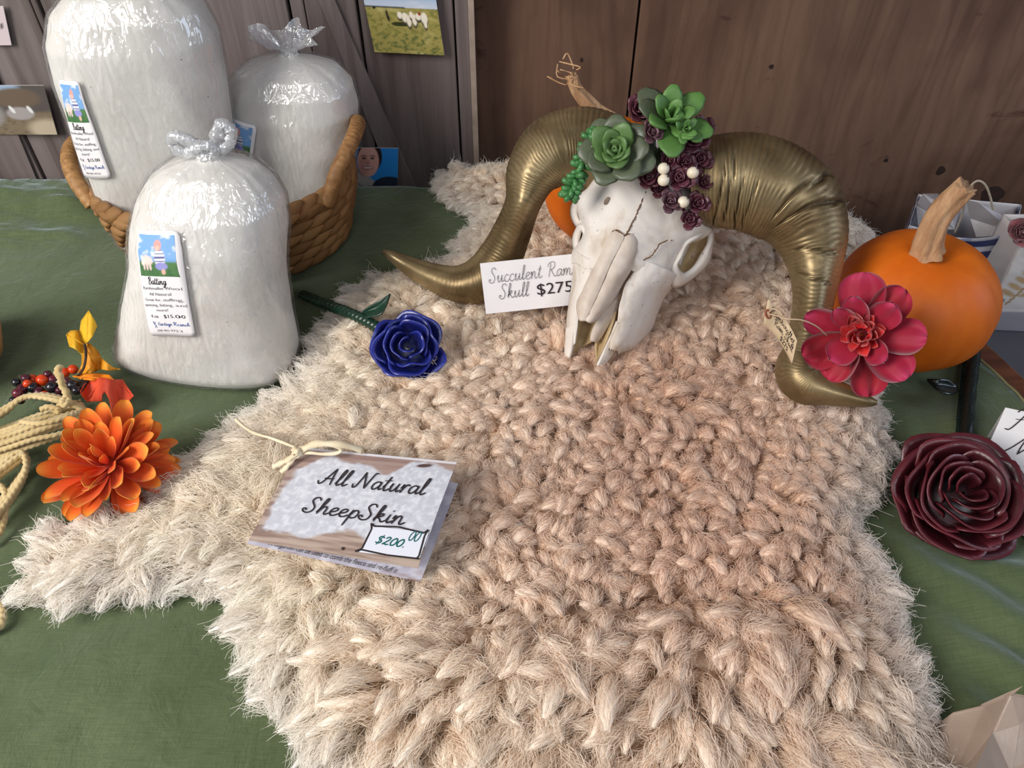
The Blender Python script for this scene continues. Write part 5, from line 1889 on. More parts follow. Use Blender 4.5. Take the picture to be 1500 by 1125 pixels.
def petal_mesh(name, mat, prof, cup, curl, cols, W_=.3, n=8, m_=7, ruffle=0.0, seed=0):
    v, f = petal_sheet(1, W_, prof, cup, curl, n, m_, ruffle, seed=seed)
    # two skins so the petal has a body
    v2 = v - np.array([0, 0, .012])
    N_ = len(v)
    F = list(f) + [tuple(reversed([i + N_ for i in q])) for q in f]
    b = [k for k in range(m_)] + [i * m_ + m_ - 1 for i in range(1, n)] + [(n - 1) * m_ + k for k in range(m_ - 2, -1, -1)] + [i * m_ for i in range(n - 2, 0, -1)]
    F += [(b[i], b[(i + 1) % len(b)], b[(i + 1) % len(b)] + N_, b[i] + N_) for i in range(len(b))]
    c = petal_col(n, m_, *cols)
    return mesh_data(name, np.vstack([v, v2]), F, mat, True, np.vstack([c, c * .9]))


def put_petal(me, M, az, el, sc, rise, r0, root, roll=0.0, name='petal', wsc=1.0):
    x = np.array([math.cos(az) * math.cos(el), math.sin(az) * math.cos(el), math.sin(el)])
    u_ = np.array([-math.cos(az) * math.sin(el), -math.sin(az) * math.sin(el), math.cos(el)])
    y = np.cross(u_, x)
    y, u_ = y * math.cos(roll) + u_ * math.sin(roll), u_ * math.cos(roll) - y * math.sin(roll)
    A = np.eye(4); A[:3, 0] = x * sc; A[:3, 1] = y * sc * wsc; A[:3, 2] = u_ * sc
    A[:3, 3] = np.array([math.cos(az) * r0, math.sin(az) * r0, rise])
    return inst(name, me, M @ A, root)


# ------------------------------------------------------------------ orange chrysanthemum
M_OR = mat_petal('orange_silk', .65, True, .1)
M_OR.set(sss=.3); M_OR.p.inputs['Subsurface Radius'].default_value = (.012, .005, .002); M_OR = M_OR.m
oc = (lin(222, 66, 16), lin(252, 124, 38), lin(255, 178, 64))
om = [petal_mesh('petal', M_OR, (.34, .50, .70, .88, 1.0, 1.0, 1.0), .30, .10, oc, .20, 13, 7),
      petal_mesh('petal', M_OR, (.34, .48, .68, .86, 1.0, 1.0, 1.0), .45, .20, oc, .205, 13, 7),
      petal_mesh('petal', M_OR, (.34, .5, .7, .9, 1.0, 1.0, 1.0), .25, -.10, (lin(220, 60, 16), lin(246, 112, 46), lin(255, 170, 60)), .19, 13, 7)]
mum_c = P(167, 686, 0.036)
mum = empty('orange_chrysanthemum', (mum_c[0], mum_c[1], .006), 'orange silk chrysanthemum with many rounded petals lying at the sheepskin leg', 'flower')
MM = frame(mum_c, nrm(np.array([.05, -.30, 1.0])), [1, 0, 0])
v, f = lathe([(.001, -.012), (.012, -.011), (.013, .004), (.010, .012), (.001, .016)], 14)
part('flower_base', xf(MM, v), f, mat_simple('orange_heart', srgb(150, 40, 12), rough=.8), mum)
rg = random.Random(11)
for layer, (cnt, el, ln_, rise, r0) in enumerate([(18, -.16, .043, .0, .006), (18, .10, .043, .003, .006), (16, .38, .041, .006, .005), (13, .68, .038, .009, .004), (8, .95, .033, .011, .003), (4, 1.25, .025, .012, .002)]):
    for k in range(cnt):
        az = 2 * math.pi * (k + .5 * (layer % 2)) / cnt + rg.uniform(-.16, .16)
        put_petal(om[rg.randrange(3) if layer < 3 else rg.randrange(2)], MM, az, el + rg.uniform(-.24, .24), ln_ * rg.uniform(.82, 1.14), rise, r0, mum, rg.uniform(-.5, .5), wsc=rg.uniform(.78, 1.0))

# ------------------------------------------------------------------ magenta flower on the pumpkin
M_MG = mat_petal('magenta_silk', .6).m
mg = (lin(160, 12, 38), lin(164, 24, 62), lin(196, 54, 100))
rd_ = (lin(214, 20, 26), lin(246, 44, 44), lin(250, 84, 76))
gm = [petal_mesh('petal', M_MG, (.25, .60, .92, 1.0, 1.0, 1.0), .25, .12, mg, .38, 13, 9, .16, 1),
      petal_mesh('petal', M_MG, (.25, .58, .90, 1.0, 1.0, 1.0), .35, -.06, (lin(150, 8, 30), lin(166, 20, 44), lin(190, 40, 76)), .38, 13, 9, .22, 2)]
gi = petal_mesh('inner_petal', M_MG, (.3, .7, 1.0, .95, .5), .8, .35, rd_, .30, 7, 5)
fl_c = PY(1262, 490, .462)
fl = empty('magenta_flower', fl_c, 'magenta silk flower with a red centre leaning on the front of the large pumpkin', 'flower')
fz = nrm(CAMP - fl_c + np.array([-.02, .0, .05]))
FM = frame(fl_c, fz, [1, 0, 0])
v, f = lathe([(.001, -.010), (.009, -.009), (.010, .002), (.001, .005)], 12)
part('flower_base', xf(FM, v), f, mat_simple('red_heart', srgb(120, 14, 24), rough=.8), fl)
rg = random.Random(4)
R0 = 69 * np.linalg.norm(fl_c - CAMP) / FPX


def az_px(dx, dy):
    return math.atan2(-dy, dx)


for (dx, dy, s, el, mm_, w) in [(-62, -26, 1.0, .20, 0, .85), (-70, 28, 1.04, .05, 1, 1.0), (2, -72, 1.08, .15, 0, 1.12), (48, -55, 1.02, .02, 1, 1.0), (68, 10, 1.02, .02, 0, 1.05),
                                (46, 54, 1.08, .12, 0, 1.0), (8, 78, 1.12, -.02, 1, .9), (-40, 60, .96, .12, 1, 1.15), (30, -28, .80, .42, 0, 1.05), (-36, -40, .70, .50, 0, .85),
                                (-30, 30, .72, .42, 0, 1.15), (28, 36, .70, .46, 0, .95), (-6, -48, .74, .45, 0, 1.0)]:
    put_petal(gm[mm_], FM, az_px(dx, dy), el + rg.uniform(-.12, .12), R0 * s, .002 + el * .006, .004, fl, rg.uniform(-.5, .5), wsc=w * .92)
for k in range(20):
    az = k * 2.4; el = .40 + .04 * k
    put_petal(gi, FM, az + rg.uniform(-.3, .3), el + rg.uniform(-.2, .2), R0 * rg.uniform(.34, .46), .004 + .0004 * k, .005, fl, rg.uniform(-.5, .5), 'inner_petal', rg.uniform(.8, 1.3))
M_DKLEAF = mat_leaf('dark_leaf', srgb(36, 52, 34), srgb(58, 74, 50), .5)
lfd = mesh_data('leaf', *leaf_solid(1, .36, .03, bend=-.1), M_DKLEAF)
inst('leaf', lfd, frame(PY(1278, 540, .452), nrm([0, -.5, 1]), P(1294, 572, .01) - PY(1278, 540, .452), (.028,) * 3), fl)


# ------------------------------------------------------------------ metal roses
def metal_rose(name, label, c, axis, R, mat, layers, seed, xdir=(1, 0, 0), wave=.12, depth=.55):
    o = empty(name, c - np.array([0, 0, R * .5]), label, 'rose')
    M = frame(c, axis, xdir)
    rg_ = random.Random(seed)
    for li, (cnt, r0, r1, zb, zt, span) in enumerate(layers):
        ph = rg_.uniform(0, 6.28)
        for k in range(cnt):
            a0 = ph + 2 * math.pi * k / cnt + rg_.uniform(-.12, .12)
            sp_ = span * rg_.uniform(.9, 1.1)
            n, m_ = 9, 22
            V = []
            s1, s2 = rg_.uniform(0, 6), rg_.uniform(0, 6)
            for i in range(n):
                t = i / (n - 1)
                for q in range(m_):
                    s = q / (m_ - 1)
                    a = a0 + sp_ * (s - .5)
                    # each sheet spirals inwards from one edge to the other
                    sp_in = .82 + .26 * s - .20 * sstep(.82, 1.0, s)
                    rr = (r0 + (r1 - r0) * t ** 1.6) * sp_in * R
                    rr *= 1 + wave * t * (.6 * math.sin(s * 8 + s1) + .4 * math.sin(s * 15 + s2)) * .5
                    edge_ = math.sin(math.pi * min(max(s, .0), 1)) ** .45
                    zz = (zb + (zt - zb) * t * (.62 + .38 * edge_)) * R + wave * .35 * R * t * math.sin(s * 9 + s2)
                    if t > .85:
                        rr += .03 * R * (t - .85) / .15
                    V.append((rr * math.cos(a), rr * math.sin(a), zz))
            ec = np.array([0.55 + .9 * sstep(.86, 1.0, i / (n - 1)) for i in range(n) for q in range(m_)])  # rims lightened in the colour: worn enamel and a painted edge highlight
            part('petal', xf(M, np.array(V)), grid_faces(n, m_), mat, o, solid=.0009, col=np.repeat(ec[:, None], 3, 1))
    # closed heart below the petals
    v, f = lathe([(.001, -depth * R), (.35 * R, -depth * R * .9), (.62 * R, -depth * R * .35), (.55 * R, -.05 * R), (.001, .0)], 24)
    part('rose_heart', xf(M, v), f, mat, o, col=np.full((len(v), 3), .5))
    return o


mbl = Mat('blue_enamel', base=srgb(26, 34, 112), rough=0.33, spec=0.5, coat=0.3, coatr=0.2)
mbl.color(mbl.mix(1.0, mbl.ramp(mbl.noise(mbl.coords(), 40, 3), [(.3, srgb(24, 32, 108)), (.7, srgb(36, 46, 132))]), mbl.attr(), 'MULTIPLY'))
mbu = Mat('burgundy_enamel', base=srgb(72, 18, 30), rough=0.36, spec=0.45, coat=0.15, coatr=0.2)
mbu.color(mbu.mix(1.0, mbu.ramp(mbu.noise(mbu.coords(), 40, 3), [(.3, srgb(62, 17, 24)), (.7, srgb(90, 30, 38))]), mbu.attr(), 'MULTIPLY'))
mst = Mat('green_enamel', rough=0.3, spec=0.5)
mst.color(mst.ramp(mst.noise(mst.coords(), 50, 3), [(.3, srgb(16, 40, 30)), (.7, srgb(30, 66, 48))]))
mdk = Mat('blackgreen_enamel', base=srgb(16, 28, 26), rough=0.25, spec=0.6)

rb = P(597, 508, .058)
Rb = 53 * np.linalg.norm(rb - CAMP) / FPX
blue = metal_rose('blue_metal_rose', 'dark blue enamelled metal rose with a green stem lying on the sheepskin', rb, nrm(np.array([.12, -.62, .78])), Rb, mbl.m,
                  [(3, .55, 1.0, -.55, .04, 2.5), (3, .46, .84, -.5, .26, 2.4), (3, .36, .64, -.45, .40, 2.5), (2, .24, .42, -.3, .50, 3.0), (1, .10, .20, -.2, .54, 4.4)], 6, wave=.26)
bur_c = P(1411, 722, .036)
Ru = 80 * np.linalg.norm(bur_c - CAMP) / FPX
bur = metal_rose('burgundy_metal_rose', 'burgundy enamelled metal rose with a dark stem lying on the cloth beside the tent card', bur_c, nrm(np.array([-.10, -.42, .9])), Ru, mbu.m,
                 [(4, .60, 1.02, -.45, -.12, 2.4), (4, .60, .97, -.45, .04, 2.3), (4, .54, .86, -.42, .16, 2.2), (3, .46, .74, -.4, .26, 2.5), (3, .37, .60, -.35, .32, 2.5), (3, .28, .46, -.3, .36, 2.4), (2, .20, .33, -.2, .40, 2.8), (2, .10, .20, -.15, .42, 3.0)],
                 9, wave=.10, depth=.36)


def rebar(path_px, r, root, mat, twist=70, ridge_mat=None):
    pts = cr(np.array([P(*q) for q in path_px]), 160)
    tg = np.gradient(pts, axis=0); tg /= np.linalg.norm(tg, axis=1)[:, None]
    x = nrm(np.cross([0, 0, 1.0], tg[0])); V = []; ns = 16
    for i in range(len(pts)):
        x = nrm(x - tg[i] * np.dot(x, tg[i])); y = np.cross(tg[i], x)
        for k in range(ns):
            a = 2 * math.pi * k / ns
            f = 1 + .16 * max(0, math.sin(a * 2 + i / 160 * twist * 2)) ** 2
            V.append(pts[i] + (x * math.cos(a) + y * math.sin(a)) * r * f)
    F = grid_faces(len(pts), ns, True) + [tuple(range(ns)), tuple((len(pts) - 1) * ns + k for k in range(ns))]
    return part('stem', V, F, mat, root)


rebar([(570, 490, .050), (540, 472, .050), (510, 458, .046), (480, 447, .034), (444, 432, .012)], .0050, blue, mst.m)


def metal_leaf(pts, root, mat, thick=.0012):
    """leaf from rows of (left px, mid px, right px) with heights"""
    rows = [[P(*a), P(*b), P(*c)] for a, b, c in pts]
    cols = np.array([cr(np.array(r), 7) for r in rows])
    V = np.array([cr(cols[:, j], 16) for j in range(7)]).transpose(1, 0, 2).reshape(-1, 3)
    return part('leaf', V, grid_faces(16, 7), mat, root, solid=thick)


metal_leaf([((522, 463, .050), (524, 466, .050), (526, 470, .050)), ((536, 452, .056), (538, 457, .052), (541, 465, .057)), ((549, 444, .062), (552, 452, .056), (557, 461, .062)),
            ((559, 438, .066), (562, 445, .062), (565, 450, .066)), ((571, 430, .070), (571.5, 430.5, .070), (572, 431, .070))], blue, mst.m)
rebar([(1412, 664, .010), (1413, 640, .010), (1416, 590, .009), (1422, 540, .009), (1427, 497, .009)], .0065, bur, mdk.m, 160)
metal_leaf([((1402, 566, .012), (1403, 570, .012), (1404, 574, .012)), ((1388, 556, .020), (1388, 566, .014), (1390, 578, .018)), ((1372, 555, .022), (1372, 564, .018), (1374, 572, .020)),
            ((1358, 555, .016), (1358, 557, .016), (1359, 559, .016))], bur, mdk.m)
metal_leaf([((1414, 640, .018), (1413, 646, .016), (1412, 652, .016)), ((1432, 638, .020), (1430, 650, .016), (1428, 662, .016)), ((1452, 644, .020), (1452, 652, .016), (1450, 662, .016)),
            ((1464, 652, .014), (1464, 654, .014), (1464, 656, .014))], bur, mdk.m)

# ------------------------------------------------------------------ autumn leaves and berries
spray = empty('autumn_spray', P(110, 570, .004), 'spray of yellow, orange and red autumn leaves with dark and orange berries on the cloth', 'spray')


def flat_leaf(outline, zfn, col0, col1, veins, seed):
    """lobed leaf from its outline (px); zfn gives height"""
    pts = np.array(outline, float)
    mlf = Mat('autumn_leaf', rough=.6, spec=.3)
    mlf.color(mlf.ramp(mlf.noise(mlf.coords(), 50, 4, .6), [(.3, col0), (.7, col1)]))
    mlf.bump(mlf.noise(mlf.coords(), 160, 3), .3, .001)
    bm_ = bmesh.new()
    vs = [bm_.verts.new((*q, 0)) for q in pts]
    fc_ = bm_.faces.new(vs)
    bmesh.ops.triangulate(bm_, faces=[fc_])
    bmesh.ops.subdivide_edges(bm_, edges=bm_.edges[:], cuts=3, use_grid_fill=True)
    V = np.array([(q.co.x, q.co.y) for q in bm_.verts]); bm_.verts.index_update()
    F = [tuple(q.index for q in fc2.verts) for fc2 in bm_.faces]
    bm_.free()
    W3 = np.array([P(a, b, zfn(a, b)) for a, b in V])
    o = part('leaf', W3, F, mlf.m, spray, solid=.0007)
    for vn in veins:
        part('vein', *tube(cr(np.array([P(a, b, zfn(a, b) + .0006) for a, b in vn]), 10), .0005, 5), mlf.m, o)
    return o


flat_leaf([(130, 455), (138, 468), (142, 478), (136, 492), (128, 502), (122, 500), (117, 484), (119, 470)], lambda x, y: .062 - .0003 * (y - 455) + .004 * math.sin(x * .2),
          srgb(214, 164, 30), srgb(232, 190, 52), [[(129, 458), (128, 480), (127, 500)]], 1)
flat_leaf([(97, 490), (104, 484), (116, 484), (124, 500), (128, 504), (126, 510), (121, 521), (112, 512), (102, 508)], lambda x, y: .048 + .004 * math.sin(x * .3),
          srgb(206, 150, 26), srgb(224, 172, 44), [[(100, 492), (112, 498), (124, 506)]], 2)
flat_leaf([(122, 502), (132, 503), (144, 515), (148, 524), (165, 538), (178, 541), (160, 543), (148, 541), (136, 546), (122, 548), (113, 549), (120, 534), (120, 518)], lambda x, y: .040 - .0004 * (y - 502) + .004 * math.sin(x * .25),
          srgb(206, 130, 22), srgb(228, 160, 40), [[(126, 506), (132, 526), (140, 544)], [(132, 526), (148, 536), (165, 541)]], 3)
flat_leaf([(106, 551), (122, 548), (144, 547), (160, 549), (168, 557), (156, 561), (140, 558), (120, 556)], lambda x, y: .026 + .003 * math.sin(x * .2), srgb(226, 120, 20), srgb(240, 152, 36), [[(108, 552), (136, 553), (164, 556)]], 4)
flat_leaf([(117, 573), (124, 562), (136, 554), (150, 553), (164, 556), (180, 556), (186, 566), (196, 580), (190, 586), (192, 604), (183, 606), (176, 609), (169, 606), (163, 600), (161, 588), (158, 582), (154, 574), (150, 578),
           (149, 588), (140, 588), (128, 589), (121, 581)], lambda x, y: .030 - .00035 * (y - 553) + .005 * math.sin(x * .13), srgb(196, 60, 36), srgb(222, 86, 52),
          [[(150, 555), (140, 568), (128, 584)], [(158, 556), (172, 574), (180, 600)], [(160, 557), (178, 566), (192, 580)]], 5)
flat_leaf([(114, 566), (122, 552), (132, 556), (128, 562), (122, 572), (117, 576), (108, 574)], lambda x, y: .024, srgb(34, 26, 22), srgb(52, 40, 32), [], 6)
M_BERRY = {k: Mat('berry_' + k, base=c, rough=.22, spec=.5).m for k, c in dict(orange=srgb(208, 66, 22), plum=srgb(74, 26, 40), dark=srgb(30, 28, 34), wine=srgb(98, 30, 46)).items()}
bsm = {}
for k, m in M_BERRY.items():
    prf = [(math.sin(math.pi * i / 10) + 1e-4, -math.cos(math.pi * i / 10)) for i in range(11)]
    v, f = lathe(prf, 16)
    bsm[k] = mesh_data('berry', v, f, m)
rg = random.Random(3)
for px, py, k, r in [(107, 541, 'orange', 6.2), (94, 546, 'orange', 6.8), (62, 557, 'orange', 7.6), (48, 556, 'orange', 6.6), (40, 562, 'orange', 5.2), (66, 578, 'orange', 5), (78, 556, 'wine', 7), (48, 568, 'dark', 7),
                     (33, 570, 'plum', 7), (26, 576, 'wine', 6.5), (38, 554, 'plum', 5.5), (24, 560, 'dark', 5.5), (76, 567, 'dark', 7.5), (58, 574, 'plum', 7), (88, 560, 'dark', 7), (98, 560, 'plum', 7), (20, 586, 'dark', 5),
                     (106, 564, 'dark', 7), (70, 548, 'plum', 5), (88, 572, 'plum', 6), (30, 586, 'plum', 5.5), (112, 572, 'dark', 6), (54, 565, 'wine', 5.5)]:
    c = P(px, py, .016 + .010 * rg.random())
    s = r * np.linalg.norm(c - CAMP) / FPX
    inst('berry', bsm[k], frame(c, rg.choice([[0, 0, 1], [.5, 0, 1], [0, -.6, 1]]), None, (s, s, s)), spray)
M_TWIG = mat_simple('twig', srgb(64, 48, 36), rough=.8)
for a in ([(20, 580, .012), (50, 566, .014), (80, 558, .016), (112, 560, .020), (135, 553, .026)], [(112, 552, .022), (122, 540, .032), (126, 520, .042), (124, 504, .054)], [(60, 566, .014), (44, 558, .016), (28, 550, .02)]):
    part('twig', *tube(cr(np.array([P(*q) for q in a]), 24), .0013, 6), M_TWIG, spray)

# ------------------------------------------------------------------ hank of cotton cord
mcd = Mat('cotton_cord', rough=.9, spec=.1, sheen=.3)
mcd.color(mcd.ramp(mcd.noise(mcd.coords(), 40, 3), [(.3, srgb(190, 164, 112)), (.7, srgb(216, 194, 146))]))
M_COT = mcd.m
hank = empty('cord_hank', P(30, 660, .004), 'looped hank of thick cream cotton cord at the left edge of the cloth', 'cord')


def cord(path, r, seed):
    pts = cr(np.array([P(*q) for q in path]), 26 * (len(path) - 1))
    n = len(pts); ns = 8
    tg = np.gradient(pts, axis=0); tg /= np.linalg.norm(tg, axis=1)[:, None]
    s = np.r_[0, np.cumsum(np.linalg.norm(np.diff(pts, axis=0), axis=1))]
    x = nrm(np.cross([0, 0, 1.0], tg[0])); V = []
    for i in range(n):
        x = nrm(x - tg[i] * np.dot(x, tg[i])); y = np.cross(tg[i], x)
        for k in range(ns):
            a = 2 * math.pi * k / ns
            f = 1 + .20 * math.sin(2 * a + s[i] * 1300 + seed)
            V.append(pts[i] + (x * math.cos(a) + y * math.sin(a)) * r * f)
    part('strand', V, grid_faces(n, ns, True) + [tuple(range(ns)), tuple((n - 1) * ns + k for k in range(ns))], M_COT, hank)


rg = random.Random(8)
for i in range(10):
    t = i / 9
    zz = .010 + .012 * math.sin(math.pi * t) + .004 * (i % 2)
    cord([(-50, 640 + 36 * t, zz), (0, 628 + 40 * t, zz + .004), (45, 612 + 42 * t, zz + .008), (92, 596 + 44 * t + 4 * math.sin(i * 2), zz + .006), (118 + 8 * math.sin(math.pi * t), 588 + 36 * t, zz - .002)], .0022, i)
for i in range(7):
    t = i / 6
    zz = .020 + .006 * (i % 3)
    cord([(-40, 628 - 6 * t, zz), (6, 606 - 8 * t, zz), (30 + 6 * t, 584 - 2 * t, zz + .004), (62, 578 + 5 * t, zz + .004), (98, 586 + 6 * t, zz), (126, 602 + 3 * t, zz - .008), (122, 622, zz - .012)], .0022, i + 20)
cord([(60, 600, .034), (72, 596, .036), (86, 600, .034), (82, 606, .032)], .0024, 50)
cord([(30, 618, .034), (60, 620, .037), (95, 612, .036), (118, 604, .028)], .0023, 51)
cord([(80, 602, .030), (95, 588, .038), (98, 578, .046), (92, 566, .052), (88, 552, .060), (84, 545, .058), (88, 537, .064)], .0029, 52)
cord([(92, 588, .040), (98, 583, .042), (100, 590, .042), (93, 592, .042), (92, 584, .044)], .0028, 53)
for i in range(9):
    t = i / 8
    zz = .006 + .010 * math.sin(math.pi * t) + .003 * (i % 2)
    cord([(-40, 700 + 30 * t, zz), (0, 672 + 26 * t, zz + .006), (24 + 14 * t, 655 + 18 * t, zz + .008), (40 - 6 * t, 676 + 26 * t, zz + .004), (18 - 6 * t, 712 + 28 * t, zz), (-8 - 6 * t, 744 + 30 * t, zz)], .0022, i + 60)
cord([(-20, 700, .012), (4, 716, .014), (8, 745, .012), (2, 775, .008), (-14, 800, .006)], .0024, 80)
cord([(-24, 870, .006), (-4, 884, .006), (3, 900, .006), (-2, 918, .006), (-24, 930, .006)], .0030, 81)

# ------------------------------------------------------------------ bowl of yarn at the far left
M_BOWL = mat_simple('turned_wood', srgb(150, 104, 66), srgb(186, 140, 96), 40, .5)
bw_c = P(-66, 548, .0)
bowl = empty('wooden_bowl', bw_c, 'turned wooden bowl showing only its rim at the far left edge', 'bowl')
prf = [(.001, .004), (.030, .004), (.050, .018), (.058, .042), (.0545, .042), (.046, .020), (.028, .009), (.001, .008)]
v, f = lathe(prf, 48)
part('body', v + bw_c, f, M_BOWL, bowl)
yb = empty('yarn_ball', bw_c + [0, 0, .015], 'ball of pale blue-white yarn in the wooden bowl at the far left', 'yarn')
M_YARN = mat_simple('white_yarn', srgb(206, 210, 222), srgb(226, 228, 234), 60, .9)
yc = bw_c + np.array([0.004, 0, .055])
v, f = lathe([(.040 * math.sin(math.pi * i / 12) + 1e-5, -.040 * math.cos(math.pi * i / 12)) for i in range(13)], 24)
part('core', v + yc, f, M_YARN, yb)
rr_ = np.random.RandomState(2)
for k in range(30):
    ax = nrm(rr_.normal(0, 1, 3)); o_ = rr_.uniform(-.024, .024)
    Mx = frame(yc + ax * o_, ax)
    rad = math.sqrt(.0415 ** 2 - o_ ** 2)
    a = np.linspace(0, 2 * math.pi, 49)
    part('wrap', *tube(xf(Mx, np.c_[rad * np.cos(a), rad * np.sin(a), 0 * a]), .0017, 6, cap=False), M_YARN, yb)

# pink paper rose at the right edge
M_PINK = mat_petal('dusty_pink_paper', .7).m
pc_ = PY(1500, 340, .70)
pk = empty('pink_paper_rose', pc_, 'dusty pink rose cut by the right edge above the floral paper bag', 'flower')
pm_ = petal_mesh('petal', M_PINK, (.4, .8, 1.0, .95, .6), .7, .35, (lin(150, 74, 84), lin(196, 124, 130), lin(210, 146, 150)), .55, 7, 7)
PM = frame(pc_, nrm(CAMP - pc_), [1, 0, 0])
for k in range(16):
    put_petal(pm_, PM, k * 2.4, .25 + .07 * k, .019 * (1 - .025 * k), .0, .002, pk, 0)
v, f = lathe([(.001, -.012), (.008, -.008), (.007, .002), (.001, .003)], 12)
part('flower_base', xf(PM, v), f, mat_simple('pink_heart', srgb(140, 66, 76), rough=.8), pk)
# ================================================================== CARDS AND TAGS
# --- skull price card
z = .052
bl, br = P(712, 460, .054), P(842, 446, .042)
tl = PL(703, 386, bl, nrm(np.array([.06, -.90, .42])))
br = PL(846, 446, bl, nrm(np.array([.06, -.90, .42])))
w, h = np.linalg.norm(br - bl), np.linalg.norm(tl - bl)
mp = Flat(bl, br, tl, w, h)
pcd = empty('price_card', (bl + br) / 2, 'white price card reading Succulent Ram Skull propped against the left horn', 'card')
part('card', *sheet(mp, w, h, .0007), M_CARD, pcd, smooth=False)
kx, ky = w / 134.0, h / 76.0          # card units from the photo (pixels on the card)
writing('lettering', mp, [script('Succulent', 10 * kx, 46 * ky, 10.5 * ky, .00042, slant=.10, width=76 * kx, yscale=1.0), script('Ram', 94 * kx, 46 * ky, 10.5 * ky, .00042, slant=.10, width=36 * kx),
                          script('Skull', 22 * kx, 21 * ky, 10.5 * ky, .00046, slant=.10, width=43 * kx)], M_INK, pcd, .0008)
writing('price', mp, [font('$275', 77 * kx, 21 * ky, 16.5 * ky, 51 * kx)], M_INK, pcd, .0008)

# --- tag tied to the right horn
M_KRAFT = mat_simple('kraft_tag', srgb(214, 190, 156), srgb(196, 170, 134), 60, .75)
tl, tr, br, bl = PY(1125, 438, .468), PY(1163, 507, .446), PY(1160, 534, .440), PY(1118, 474, .462)
w, h = np.linalg.norm(br - bl), np.linalg.norm(tl - bl)


class Bent(Flat):
    def __call__(self, v, lift=0.0):
        p_ = Flat.__call__(self, v, lift)
        a = np.asarray(v, float)[:, 0] / self.w
        return p_ + self.n * (-.006 * np.sin(math.pi * a))[:, None]


mp = Bent(bl, br, tl, w, h)
tg_ = empty('paper_tag', (tl + br) / 2, 'small curved kraft paper tag with handwriting tied by thread to the right horn', 'tag')
u, v = np.meshgrid(np.linspace(0, w, 14), np.linspace(0, h, 6))
part('tag', mp(np.c_[u.ravel(), v.ravel()]), grid_faces(6, 14), M_KRAFT, tg_, solid=.0005)
writing('handwriting', mp, [script('Rambouillet', .13 * w, .66 * h, .1 * h, .00042, slant=.05, width=.80 * w, yscale=1.3), script('Ram Skull', .27 * w, .36 * h, .1 * h, .00042, width=.66 * w, yscale=1.25),
                            script('$275', .50 * w, .10 * h, .1 * h, .0006, width=.28 * w, yscale=.9)], M_INK, tg_, .0009)
hc_ = mp(np.array([[.07 * w, .5 * h]]), .0005)[0]
a = np.linspace(0, 2 * math.pi, 25)
M_REINF = mat_simple('tag_eyelet', srgb(150, 84, 60), rough=.7)
part('eyelet', *tube(np.array([mp(np.array([[.07 * w + .0028 * math.cos(t), .5 * h + .0028 * math.sin(t)]]), .0004)[0] for t in a]), .0009, 5, cap=False), M_REINF, tg_)
M_THREAD = mat_simple('thread', srgb(206, 176, 146), rough=.9)
part('thread', *tube(cr(np.array([hc_, PY(1136, 462, .456), PY(1152, 467, .446), PY(1175, 469, .446), PY(1196, 478, .450), PY(1212, 492, .462)]), 40), .0006, 5), M_THREAD, tg_)
part('thread', *tube(cr(np.array([hc_, PY(1132, 452, .462), PY(1144, 460, .456), PY(1150, 478, .450)]), 20), .0005, 5), M_THREAD, tg_)

# --- folded sheepskin brochure
def top_z(px, py):
    return .047


bl, br, tl = P(364, 791, .046), P(615, 833, .064), P(440, 655, .049)
tr = P(670, 676, .062)
br = bl + (tr - tl) * .985
w, h = np.linalg.norm(br - bl), np.linalg.norm(tl - bl)
bro = empty('folded_brochure', (bl + tr) / 2 - [0, 0, .008], 'folded brochure reading All Natural SheepSkin lying on the fleece', 'brochure')


class Quad4(Flat):
    """bilinear sheet over four corners"""
    def __init__(self, bl, br, tr, tl, w, h, bow=0.0):
        Flat.__init__(self, bl, br, tl, w, h)
        self.c = [np.asarray(q, float) for q in (bl, br, tr, tl)]
        self.bow = bow

    def __call__(self, v, lift=0.0):
        v = np.asarray(v, float); a = v[:, :1] / self.w; b = v[:, 1:2] / self.h
        p_ = (1 - a) * (1 - b) * self.c[0] + a * (1 - b) * self.c[1] + a * b * self.c[2] + (1 - a) * b * self.c[3]
        return p_ + self.n * (lift + self.bow * np.sin(math.pi * b) * a)


mp = Quad4(P(364, 791, .050), P(612, 832, .068), P(669, 677, .068), P(440, 655, .052), w, h, .0015)


def ph_front(u, v):
    c = np.tile(lin(186, 166, 152), (len(u), 1))
    grain = fbm(u * 3, v * 34, 5, 4)
    c = blend(c, sstep(.35, .65, grain), lin(142, 118, 108))
    c = blend(c, (v > .62) * .5, lin(150, 120, 116))
    ed = .025 * (fbm(u * 26, v * 26, 9, 3) - .5) * 2
    # fleece shape on the boards
    top = .93 + .05 * np.sin(u * 9 + 1) - .15 * np.exp(-((u - .62) / .09) ** 2) - .22 * sstep(.24, .04, u)
    bot = .10 + .10 * np.exp(-((u - .52) / .16) ** 2) + .02 * np.sin(u * 14) + .05 * sstep(.55, 1, u)
    m = sstep(-.02, .02, top - v + ed) * sstep(-.02, .02, v - bot + ed) * sstep(-.02, .02, u - .03 - .09 * np.exp(-((v - .5) / .2) ** 2) * 0 - .10 * sstep(.45, 1.0, v) * sstep(.98, .5, v) + ed)
    wool = fbm(u * 44, v * 34, 14, 4)
    wc = blend(np.tile(lin(198, 199, 208), (len(u), 1)), sstep(.35, .7, wool), lin(222, 223, 230))
    wc = blend(wc, sstep(.56, .66, fbm(u * 70, v * 60, 3, 2)) * .55, lin(176, 176, 190))
    c = c * (1 - m[:, None]) + wc * m[:, None]
    c = blend(c, ell(u, v, .56, .06, .012, .014), lin(50, 36, 32))
    c = blend(c, ell(u, v, .82, .93, .05, .02, .3, .3), lin(90, 66, 62))
    c = blend(c, sstep(.972, .98, v) * .8, lin(232, 232, 238))
    return c


